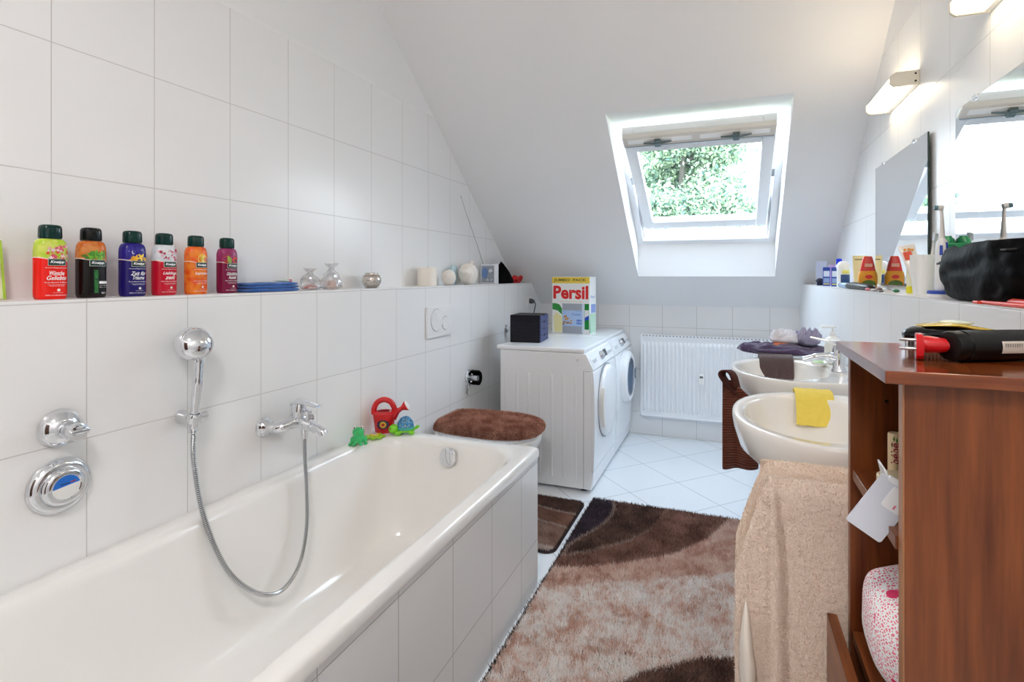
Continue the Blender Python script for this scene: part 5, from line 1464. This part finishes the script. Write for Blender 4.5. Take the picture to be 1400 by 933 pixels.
# turtle
t = thing('toy_turtle', 'green toy turtle with a blue openwork shell at the corner of the bathtub', 'toy', (-1.305, 1.905, RIM), (0, 0, radians(-150)))
TG = plain('turtle_green', '#7ed321', .3, coat=.2)
merged([((0, 0, .018), (.036, .032, .012)), ((.030, .026, .010), (.015, .011, .010)), ((.030, -.026, .010), (.015, .011, .010)), ((-.028, .024, .009), (.013, .010, .009)), ((-.028, -.024, .009), (.013, .010, .009)), ((-.042, 0, .022), (.012, .005, .006)), ((-.052, .004, .030), (.009, .006, .008))], 'body', TG, t)
m = MB(); m.ell((.048, .006, .024), (.022, .0215, .020), 24, 14); hd = m.build('head', TG, t, smooth=80)
for s in (-1, 1):
    m = MB(); m.ell((.060, .006 + s * .014, .030), .0035, 12, 8); m.build('eye', plain('pupil_black', '#0a0a0a', .2), hd, smooth=80)
SH = plain('turtle_shell_blue', '#2f86b8', .25, coat=.3)
m = MB()
bmesh.ops.create_icosphere(m.bm, subdivisions=2, radius=1)
for v in list(m.bm.verts): v.co = Vector((v.co.x * .036, v.co.y * .033, v.co.z * .050 + .026))
bmesh.ops.delete(m.bm, geom=[v for v in m.bm.verts if v.co.z < .024], context='VERTS')
o = m.build('shell', SH, t, smooth=60)
w = o.modifiers.new('wire', 'WIREFRAME'); w.thickness = .0055; w.use_even_offset = False
s_ = o.modifiers.new('sub', 'SUBSURF'); s_.levels = 1; s_.render_levels = 1
m = MB(); m.ell((0, 0, .030), (.030, .0275, .030), 20, 12); m.build('inner_ball', plain('turtle_inner', '#bfe0ea', .3), t, smooth=80)
m = MB(); m.lathe([(.036, .022), (.0375, .026), (.036, .031), (.033, .032)], 32, cap0=False, cap1=False, sy=.93); m.build('shell_rim', plain('turtle_teal', '#3fae9b', .3), t, smooth=60)
# ------------------------------------------------------------------ things on the right ledge
def carton(name, label, cat, x, y, w, d, h, col, yaw=0, rot=None, details=()):
    t = thing(name, label, cat, (x, y, LEDGE), (0, 0, radians(yaw)))
    m = MB(); m.box(-w / 2, w / 2, -d / 2, d / 2, 0, h); m.build('carton', plain('carton_' + col.strip('#'), col, .4), t, smooth=0, bevel=.001)
    for nm, c, x0, x1, z0, z1 in details:
        m = MB(); m.box(x0 * w, x1 * w, -d / 2 - .0008, -d / 2 + .0005, z0 * h, z1 * h); m.build(nm, plain(nm + c.strip('#'), c, .4), t, smooth=0)
    return t
carton('grey_box', 'tall pale grey carton farthest along the right ledge', 'box', .525, 3.52, .058, .075, .142, '#c3cbdc', -10)
carton('pink_box', 'lilac pink carton between the grey carton and the blue boxes', 'box', .568, 3.42, .04, .05, .118, '#c9a0dc', 0)
bdt = (('white_band', '#dfe6f0', -.42, .42, .5, .80), ('silver_panel', '#8fa6cf', -.42, .42, .18, .42), ('yellow_band', '#e6dc6a', -.42, .42, .08, .14))
carton('blue_box', 'small blue and white box standing in front of the pink carton', 'box', .505, 3.23, .034, .03, .103, '#1d469f', -6, details=bdt)
carton('blue_box', 'small blue and white box beside the white dome-capped deodorant', 'box', .527, 3.115, .034, .03, .101, '#1d469f', -6, details=bdt)
t = thing('blue_capped_bottle', 'white bottle with a bright blue cap behind the blue boxes', 'bottle', (.575, 3.28, LEDGE))
m = MB(); m.lathe([(.001, 0), (.018, .001), (.018, .11), (.012, .12)], 24); m.build('bottle_body', plain('bottle_pale', '#cfdcf2', .3), t)
m = MB(); m.lathe([(.0135, .118), (.0145, .12), (.014, .148), (.011, .151), (.001, .152)], 22); m.build('cap', plain('cap_blue', '#1733d0', .25), t)
o = MB(); o.M = Matrix.Translation((.488, 3.36, LEDGE + .0)); o.tube([(-.014, 0, .02), (0, 0, .028), (.016, 0, .026), (.026, .0, .018)], [.012, .016, .016, .010], 12)
o.box(-.012, .02, -.012, .012, 0, .02)
tag(o.build('hair_clip', plain('clip_navy', '#15182e', .3), smooth=50), 'small dark hair clip in front of the grey carton', 'hair clip')
t = thing('deodorant', 'white dome-capped deodorant with a blue and yellow label', 'deodorant', (.527, 2.90, LEDGE))
m = MB(); m.lathe([(.001, 0), (.027, .001), (.029, .006), (.029, .085), (.028, .09)], 32, sy=.8); m.build('bottle_body', plain('deo_white', '#eef1f2', .25, coat=.3), t)
m = MB(); m.lathe([(.030, .088), (.030, .094), (.029, .104), (.024, .118), (.014, .126), (.001, .128)], 32, sy=.8); m.build('dome_cap', WHITE_PLASTIC, t, smooth=60)
def dl(u, z, off): a = u / .029; return Vector((.029 * sin(a) * 1.0 + 0, -(.029 * .8 + off) * cos(a), z))
m = MB(); m.grid(lambda u, v: dl(-.016 + .046 * u, .004 + .058 * v, .0012), 12, 2); m.build('blue_label', plain('deo_blue', '#123f78', .35), t, smooth=60, solid=.0006)
m = MB(); m.grid(lambda u, v: dl(-.010 + .036 * u, .066 + .018 * v, .0012), 10, 2); m.build('yellow_label', plain('deo_yellow', '#e7df77', .35), t, smooth=60, solid=.0006)
t = thing('cream_tube', 'flat pale yellow cosmetic tube standing behind the orange sunscreen', 'tube', (.577, 2.80, LEDGE))
m = MB(); m.rings([[(.029 * k * cos(a), .014 * q * sin(a), z) for a in [2 * pi * i / 26 for i in range(26)]] for z, k, q in ((0, .8, 1.3), (.02, .82, 1.3), (.024, .9, 1.25), (.07, .98, .9), (.12, 1.04, .4), (.135, 1.06, .12), (.15, 1.06, .1))]); m.build('tube_body', plain('tube_yellow', '#f1dfa4', .35), t, smooth=50)
m = MB(); m.box(-.022, .024, -.0042, -.0032, .130, .134); m.build('print_line', plain('print_brown', '#6d5a35', .5), t, smooth=0)
t = thing('sunscreen_bottle', 'orange sunscreen bottle with a tapered red cap leaning by the mirror', 'sunscreen', (.558, 2.57, LEDGE))
m = MB(); m.rings([[(.037 * k * math.copysign(abs(cos(a)) ** .75, cos(a)), .019 * q * math.copysign(abs(sin(a)) ** .9, sin(a)), z) for a in [2 * pi * i / 36 for i in range(36)]] for z, k, q in ((0, .8, .85), (.004, .9, 1), (.03, .97, 1), (.055, .98, 1), (.068, .92, .98), (.076, .82, .95))]); m.build('bottle_body', plain('sun_orange', '#f5a81f', .3, coat=.3), t, smooth=60)
m = MB(); m.rings([[(.030 * k * math.copysign(abs(cos(a)) ** .7, cos(a)), .018 * q * sin(a), z) for a in [2 * pi * i / 36 for i in range(36)]] for z, k, q in ((.074, 1.0, 1), (.1, .84, .92), (.125, .66, .8), (.136, .58, .7), (.139, .5, .6))]); cp = m.build('cap', plain('sun_red', '#e23120', .28, coat=.3), t, smooth=45)
m = MB(); m.box(-.014, .014, -.0172, -.0150, .094, .108); m.build('cap_label', plain('sun_label', '#f2b7a0', .4), cp, smooth=0, bevel=.0005)
m = MB(); m.fan([(.014 * cos(a), -.0196, .052 + .0085 * sin(a)) for a in [2 * pi * i / 24 for i in range(24)]]); m.build('red_emblem', plain('sun_emblem', '#d8302c', .4), t, smooth=0, solid=.0006)
m = MB(); m.fan([(.026 * cos(a), -.0193, .022 + .016 * sin(a)) for a in [2 * pi * i / 24 for i in range(24)]]); m.build('green_print', plain('sun_green', '#4c6b23', .4), t, smooth=0, solid=.0005)
t = thing('electric_shaver', 'long black shaver with a pale blue tip lying in front of the sunscreen', 'shaver', (.503, 2.45, LEDGE), (0, 0, radians(2)))
m = MB(); m.rings([[(w * cos(a), y, h / 2 + h / 2 * sin(a)) for a in [2 * pi * i / 20 for i in range(20)]] for y, w, h in ((-.17, .010, .014), (-.16, .016, .022), (-.05, .018, .026), (.08, .019, .030), (.16, .017, .026), (.17, .010, .020))]); m.build('grip', plain('shaver_dark', '#0b0a0c', .35, spec=.3), t, smooth=60)
m = MB(); m.rings([[(w * math.copysign(abs(cos(a)) ** .6, cos(a)), y, .014 + h / 2 * math.copysign(abs(sin(a)) ** .6, sin(a))) for a in [2 * pi * i / 20 for i in range(20)]] for y, w, h in ((.165, .015, .018), (.18, .021, .022), (.27, .022, .022), (.28, .018, .016))]); m.build('tip', plain('shaver_blue', '#aecbe8', .25, coat=.3), t, smooth=50)
t = thing('safety_razor', 'small grey razor lying at the front of the right ledge', 'razor', (.492, 2.10, LEDGE), (0, 0, radians(-8)))
m = MB(); m.box(-.006, .006, -.05, .06, 0, .007); m.build('handle', plain('razor_grey', '#6a6d72', .35), t, smooth=0, bevel=.002)
m = MB(); m.box(-.022, .020, .056, .074, .0, .010); m.build('head', STEEL, t, smooth=0, bevel=.002)
m = MB(); m.ell((0, .02, .010), (.010, .022, .008), 16, 8); m.build('thumb_rest', plain('razor_brown', '#8a6f66', .4), t, smooth=60)
o = MB(); o.ell((0, 0, .006), (.008, .012, .006), 14, 8); o = o.build('cotton_pad', plain('bit_pink', '#e58b9a', .5), smooth=60); o.location = (.488, 2.25, LEDGE); tag(o, 'tiny pink pebble-shaped soap by the grey razor', 'soap')
o = MB(); o.ell((0, 0, .006), (.010, .014, .006), 14, 8); o = o.build('green_soap', plain('bit_green', '#2e7a4a', .4), smooth=60); o.location = (.53, 2.06, LEDGE); tag(o, 'tiny green piece on the ledge between the razor and the yellow tube', 'soap'); 
t = thing('standing_tube', 'pale tube with a yellow cap standing beside the toothbrush cup', 'tube', (.553, 1.985, LEDGE))
m = MB(); m.lathe([(.001, 0), (.0145, .0005), (.015, .002), (.015, .021), (.013, .023)], 26); m.build('cap', plain('cap_yellow', '#eedf1f', .3), t)
m = MB(); m.rings([[(.0145 * k * cos(a), .0145 * q * sin(a), z) for a in [2 * pi * i / 24 for i in range(24)]] for z, k, q in ((.022, .9, .9), (.03, 1.0, .95), (.08, 1.0, .6), (.118, 1.05, .14), (.128, 1.05, .1))]); m.build('tube_body', plain('tube_pale_yellow', '#f3efcf', .3), t, smooth=50)

t = thing('toothbrush_cup', 'frosted white toothbrush cup on the right ledge', 'cup', (.543, 1.85, LEDGE))
g = NT('frosted_plastic'); g.set(Base_Color=hx('#f4f3f1'), Roughness=.35, Subsurface_Weight=.3, Subsurface_Radius=(.02, .02, .02)); 
m = MB(); m.lathe([(.001, 0), (.0225, 0), (.024, .003), (.0315, .116), (.0318, .1185), (.0302, .1185), (.0225, .006), (.001, .005)], 40); m.build('cup_wall', g.m, t, smooth=50)
t = thing('toothpaste_tube', 'white toothpaste tube with orange print leaning out of the cup', 'toothpaste', (.5445, 1.868, LEDGE + .012), (radians(-13), radians(-12), 0))
m = MB(); m.rings([[(.017 * k * cos(a), .0105 * q * sin(a), z) for a in [2 * pi * i / 24 for i in range(24)]] for z, k, q in ((.0, .45, .75), (.018, .45, .75), (.02, .8, 1.0), (.06, 1.0, .8), (.125, 1.25, .3), (.136, 1.3, .12), (.146, 1.3, .1))]); m.build('tube_body', plain('paste_white', '#f6efe6', .3, coat=.2), t, smooth=50)
m = MB(); m.grid(lambda u, v: (-.016 + .022 * u, -.0072 + .002 * v, .098 + .026 * v), 4, 4); m.build('red_print', plain('paste_red', '#ea5a3a', .35), t, smooth=0, solid=.0012)
m = MB()
for k, (x, z) in enumerate(((-.008, .131), (.002, .130), (.010, .127))): m.ell((x, -.0055, z), (.0042, .0015, .0042), 12, 8)
m.build('orange_print', plain('paste_orange', '#f0a73a', .35), t, smooth=60)
t = thing('toothbrush', 'white toothbrush standing in the frosted cup', 'toothbrush', (.548, 1.838, LEDGE + .008), (radians(5), radians(6), 0))
m = MB(); m.tube([(0, 0, 0), (0, 0, .07), (0, 0, .12), (0, 0, .155)], [.0045, .005, .0035, .003], 12); m.build('handle', plain('brush_white', '#ece9e6', .25), t, smooth=60)
m = MB(); m.box(-.005, .005, -.004, .003, .15, .175); m.box(-.0045, .0045, -.014, -.004, .152, .173); m.build('head', plain('brush_bristle', '#c9cdd4', .5), t, smooth=0, bevel=.001)

t = thing('electric_toothbrush', 'white and blue electric toothbrush on its charging stand', 'toothbrush', (.540, 1.69, LEDGE))
m = MB(); m.lathe([(.001, 0), (.031, 0), (.032, .004), (.031, .010), (.022, .014)], 36, sx=1, sy=1.15); st_ = m.build('charging_base', WHITE_PLASTIC, t, smooth=40)
m = MB(); m.lathe([(.0323, .0075), (.0335, .010), (.0325, .0155), (.0295, .017)], 36, sx=1, sy=1.15, cap0=False, cap1=True); m.build('blue_ring', BLUE_INK, st_, smooth=40)
m = MB(); m.lathe([(.0155, .014), (.0165, .02), (.0165, .06), (.0155, .10), (.0135, .135), (.0115, .15), (.006, .158)], 32); hd = m.build('handle', WHITE_PLASTIC, t, smooth=60)
def hw_(a, z, off): 
    r = np.interp(z, [.014, .02, .06, .10, .135, .15], [.0155, .0165, .0165, .0155, .0135, .0115]) + off
    return Vector((r * cos(a), r * sin(a), z))
m = MB(); m.grid(lambda u, v: hw_(radians(-72 + 34 * u), .022 + .124 * v, .0007), 6, 14); m.build('blue_stripe', BLUE_INK, hd, smooth=60, solid=.0008)
m = MB(); m.grid(lambda u, v: hw_(radians(-128 + 26 * u), .112 + .026 * v, .0012), 6, 6); m.build('switch', BLUE_INK, hd, smooth=60, solid=.0016)
m = MB(); m.tube([(0, 0, .15), (0, 0, .17), (-.001, 0, .215), (-.002, 0, .236)], [.0065, .0062, .0042, .0040], 14); m.lathe([(.0068, -.006), (.0075, -.003), (.0075, .004), (.005, .006)], 20, (-.004, 0, .239), (-1, .0, .1)); bh = m.build('brush_head', plain('brush_white', '#ece9e6', .25), t, smooth=50)
m = MB(); m.lathe([(.0066, 0), (.0064, .008), (.001, .0082)], 20, (-.0100, 0, .2396), (-1, 0, .1)); m.build('bristles', plain('brush_bristle_green', '#5d7d86', .6), bh)
GRN = plain('cap_green', '#169a5c', .3, coat=.2)
t = thing('lidded_tub', 'white plastic tub with a flat green lid behind the electric toothbrush', 'tub', (.583, 1.728, LEDGE))
m = MB(); m.lathe([(.001, 0), (.029, .001), (.031, .004), (.032, .132)], 36); m.build('tub_wall', plain('tub_white', '#f0efe9', .35), t)
m = MB(); m.lathe([(.0335, .131), (.034, .134), (.0335, .143), (.031, .145), (.001, .145)], 36); m.build('lid', GRN, t)
t = thing('ball_capped_bottle', 'slim bottle with a round green cap next to the lidded tub', 'bottle', (.588, 1.80, LEDGE))
m = MB(); m.lathe([(.001, 0), (.018, .001), (.019, .006), (.019, .12), (.012, .132), (.011, .137)], 28); m.build('bottle_body', plain('ball_white', '#e9ecdf', .3), t)
m = MB(); m.lathe([(.010, .135), (.0165, .140), (.0185, .15), (.0165, .161), (.010, .166), (.0095, .170), (.001, .1705)], 28); m.build('cap', GRN, t, smooth=70)

# black wash bag
t = thing('wash_bag', 'black lumpy wash bag on the right ledge under the nearer mirror', 'bag', (.532, 1.385, LEDGE))
m = MB()
def wb(u, v):
    a = 2 * pi * u
    ca, sa = math.copysign(abs(cos(a)) ** .75, cos(a)), math.copysign(abs(sin(a)) ** .6, sin(a))
    k = np.interp(v, [0, .04, .15, .45, .8, .93, 1], [.02, .70, .86, 1.0, 1.0, .94, .9])
    x, y = .052 * k * ca, .205 * k * sa
    notch = -.010 * math.exp(-((y - .03) / .02) ** 2)
    z = np.interp(v, [0, .04, .15, .45, .8, 1], [.001, .001, .014, .055, .10, .126]) + (notch + .012 * (y < .03) * 0 - .02 * max(0, (y - .06) / .14)) * v ** 2
    d = 1 + .16 * nz(y * 14, z * 18, ca * 1.2) 
    return (x * d + .006 * nz(y * 30, z * 40, 3), y + .004 * nz(z * 30, x * 30, 5), max(.0008, z + .003 * nz(y * 25, x * 25, 9)))
m.grid(wb, 72, 30, closed_u=True)
n = NT('black_crushed_vinyl'); q = n.noise(n.obj(), 60, 5); n.set(Base_Color=hx('#020203'), Roughness=.6, Specular_IOR_Level=.1); n.bump(q, .5, .003)
m.build('shell', n.m, t, smooth=70, solid=.004)
m = MB(); m.grid(lambda u, v: (-.044 + .088 * u, -.18 + .36 * v, .106 - .02 * max(0, (v - .65) / .35)), 6, 20); m.build('zip_closure', plain('zip_black', '#0c0c10', .5), t, smooth=60, solid=.004)
t = thing('red_pen_razor', 'orange red plastic stick lying in front of the black wash bag', 'stick', (.479, 1.20, LEDGE), (0, 0, radians(2)))
RO = plain('orange_red_plastic', '#ea4a34', .35)
m = MB(); m.tube([(0, -.10, .005), (0, .06, .004), (.001, .085, .0045)], [.0042, .0035, .0030], 10); m.build('handle', RO, t, smooth=60)
m = MB(); m.box(-.008, .008, .083, .105, .0, .006); m.build('head', RO, t, smooth=0, bevel=.002)
o = MB(); o.tube([(0, -.05, .007), (0, .03, .007), (0, .045, .006)], [.007, .007, .004], 14); o = o.build('short_stick', RO, smooth=60); o.location = (.50, 1.19, LEDGE); tag(o, 'short orange red stick lying beside the longer one by the black bag', 'stick')

# ------------------------------------------------------------------ outside the window
GROUND = -6.0
m = MB(); m.box(-60, 60, 4.6, 120, GROUND - .2, GROUND)
struct(m.build('lawn', plain('lawn_green', '#7d9a52', .95, var=.3, bscale=2), smooth=0))
LEAF = NT('leaf'); at = LEAF.n('ShaderNodeAttribute', attribute_name='fibre'); LEAF.link(at.outputs[0], LEAF.b.inputs['Base Color']); LEAF.set(Roughness=.55)
tl = LEAF.n('ShaderNodeBsdfTranslucent'); LEAF.link(at.outputs[0], tl.inputs[0]); ad = LEAF.n('ShaderNodeMixShader'); ad.inputs[0].default_value = .25
LEAF.link(LEAF.b.outputs[0], ad.inputs[1]); LEAF.link(tl.outputs[0], ad.inputs[2]); LEAF.link(ad.outputs[0], LEAF.out.inputs[0])
BARK = plain('bark', '#4d4a44', .9, bump=.6, bscale=8)
def tree(label, x, y, top, rx, crown_h, n, seed, c0='#4e7a2a', c1='#a9c46a', leaf=.11):
    rg = np.random.default_rng(seed)
    t = thing('garden_tree', label, 'tree', (x, y, GROUND), group=None)
    H = top - GROUND
    m = MB(); m.tube([(0, 0, -.05), (.05, .02, H * .3), (-.04, .05, H * .6), (.03, 0, H * .9)], [.26, .2, .13, .04], 12)
    m.build('trunk', BARK, t, smooth=60)
    L = []
    m = MB()
    zc = H - crown_h
    nb = 46
    cs = []
    for k in range(nb):
        f = rg.random()
        a = rg.random() * 2 * pi
        rr_ = rx * sqrt(max(0.05, 1 - (f * 1.02) ** 1.6)) * (.35 + .65 * rg.random() ** .6)
        c = np.array([rr_ * cos(a), rr_ * sin(a), zc + crown_h * f * .96]); cs.append(c)
        m.tube([(0, 0, max(H * .3, c[2] - rr_ * .5)), tuple(c * np.array([.5, .5, 1]) - np.array([0, 0, .1])), tuple(c)], [.05, .03, .01], 6)
    m.build('branches', BARK, t, smooth=60)
    cs = np.array(cs); w = rg.integers(0, nb, n)
    P = cs[w] + rg.normal(size=(n, 3)) * np.array([.36, .36, .26]) * (rx / 2)
    V = np.empty((n, 4, 3), np.float32)
    d = rg.normal(size=(n, 3)); d /= np.linalg.norm(d, axis=1)[:, None]
    e = np.cross(d, rg.normal(size=(n, 3))); e /= np.linalg.norm(e, axis=1)[:, None]
    s = leaf * (.6 + .8 * rg.random(n))[:, None]
    V[:, 0] = P - d * s; V[:, 1] = P + e * s * .45; V[:, 2] = P + d * s; V[:, 3] = P - e * s * .45
    me = bpy.data.meshes.new('foliage'); me.vertices.add(4 * n); me.vertices.foreach_set('co', V.ravel())
    me.loops.add(4 * n); me.loops.foreach_set('vertex_index', np.arange(4 * n, dtype=np.int32)); me.polygons.add(n); me.polygons.foreach_set('loop_start', np.arange(0, 4 * n, 4, dtype=np.int32)); me.update()
    at = me.color_attributes.new('fibre', 'FLOAT_COLOR', 'POINT'); k = rg.random(n)[:, None]
    c = np.ones((n, 4, 4), np.float32); c[:, :, :3] = (np.array(hx(c0)[:3]) * (1 - k) + np.array(hx(c1)[:3]) * k)[:, None, :]
    at.data.foreach_set('color', c.ravel())
    me.materials.append(LEAF.m); o = bpy.data.objects.new('foliage', me); COL.objects.link(o); o.parent = t; o['kind'] = 'stuff'
    return t
tree('tall leafy tree filling the view through the roof window', -1.1, 13.5, 6.4, 1.75, 7.5, 230000, 4, '#3f625c', '#bdd2ac', .062)
tree('smaller tree beside the tall one outside the roof window', 2.4, 18.5, 3.6, 1.2, 5.0, 30000, 9, '#35564c', '#b5cb9c', .07)

# ------------------------------------------------------------------ light, world, camera
w = bpy.data.worlds.new('sky'); sc.world = w; w.use_nodes = True
nt = w.node_tree; bg = nt.nodes['Background']
tc = nt.nodes.new('ShaderNodeTexCoord'); sp = nt.nodes.new('ShaderNodeSeparateXYZ'); rp = nt.nodes.new('ShaderNodeValToRGB')
nt.links.new(tc.outputs['Generated'], sp.inputs[0]); nt.links.new(sp.outputs[2], rp.inputs[0]); nt.links.new(rp.outputs[0], bg.inputs[0])
rp.color_ramp.elements[0].position = 0.0; rp.color_ramp.elements[0].color = (.90, .96, 1.0, 1)
rp.color_ramp.elements[1].position = .9; rp.color_ramp.elements[1].color = (.66, .82, 1.0, 1)
bg.inputs[1].default_value = SKY
def light(kind, name, loc, rot=(0, 0, 0), energy=10, color=(1, 1, 1), **kw):
    l = bpy.data.lights.new(name, kind); l.energy = energy; l.color = color
    for k, v in kw.items(): setattr(l, k, v)
    o = bpy.data.objects.new(name, l); COL.objects.link(o); o.location = loc; o.rotation_euler = rot
    return o
sun = light('SUN', 'sun', (0, -5, 12), energy=SUN, color=(1, .95, .86), angle=.01)
sun.rotation_euler = Vector((.35, .74, -.57)).to_track_quat('-Z', 'Y').to_euler()
po = light('AREA', 'window_daylight', tuple(Vector((WXC, 3.40, 1.775)) + Vector((0, .625, .781)) * .2), energy=1, shape='RECTANGLE', size=.9, size_y=1.0)
po.rotation_euler = Vector((0, -.625, -.781)).to_track_quat('-Z', 'Y').to_euler(); po.data.cycles.is_portal = True
# fill lamp added out of view, above and behind the camera
cl = thing('added_fill_lamp', 'round white fill lamp added on the unseen flat part of the ceiling', 'fill lamp', (-.2, -.45, 2.648))
m = MB(); m.lathe([(.20, 0), (.20, -.02), (.19, -.03)], 40, cap1=False); m.build('fill_lamp_base', WHITE_PLASTIC, cl)
g = NT('fill_lamp_opal'); g.set(Base_Color=hx('#fffaf2'), Emission_Color=(1, .95, .91, 1), Emission_Strength=FILL)
m = MB(); m.lathe([(.19, -.03), (.185, -.06), (.14, -.085), (.001, -.095)], 40, cap0=False); m.build('fill_lamp_shade', g.m, cl, smooth=60)

cam = bpy.data.cameras.new('camera'); co = bpy.data.objects.new('camera', cam); COL.objects.link(co)
TH_ = math.atan2(261.0, 711.0)
co.location = (0, 0, 1.232); co.rotation_euler = (radians(90), 0, TH_)
cam.sensor_fit = 'HORIZONTAL'; cam.sensor_width = 36; cam.lens = 711 / 1400 * 36
cam.shift_x = -35 / 1400; cam.shift_y = -(466.5 - 377) / 1400
cam.clip_start = .02; cam.clip_end = 300
sc.camera = co
sc.view_settings.view_transform = 'Standard'; sc.view_settings.look = 'None'; sc.view_settings.gamma = 1
sc.view_settings.use_curve_mapping = False
sc.view_settings.exposure = EXPO
sc.cycles.use_denoising = True
sc.cycles.max_bounces = 10; sc.cycles.diffuse_bounces = 6; sc.cycles.glossy_bounces = 5; sc.cycles.transparent_max_bounces = 12
sc.cycles.sample_clamp_indirect = 6.0
sc.cycles.caustics_reflective = False; sc.cycles.caustics_refractive = False
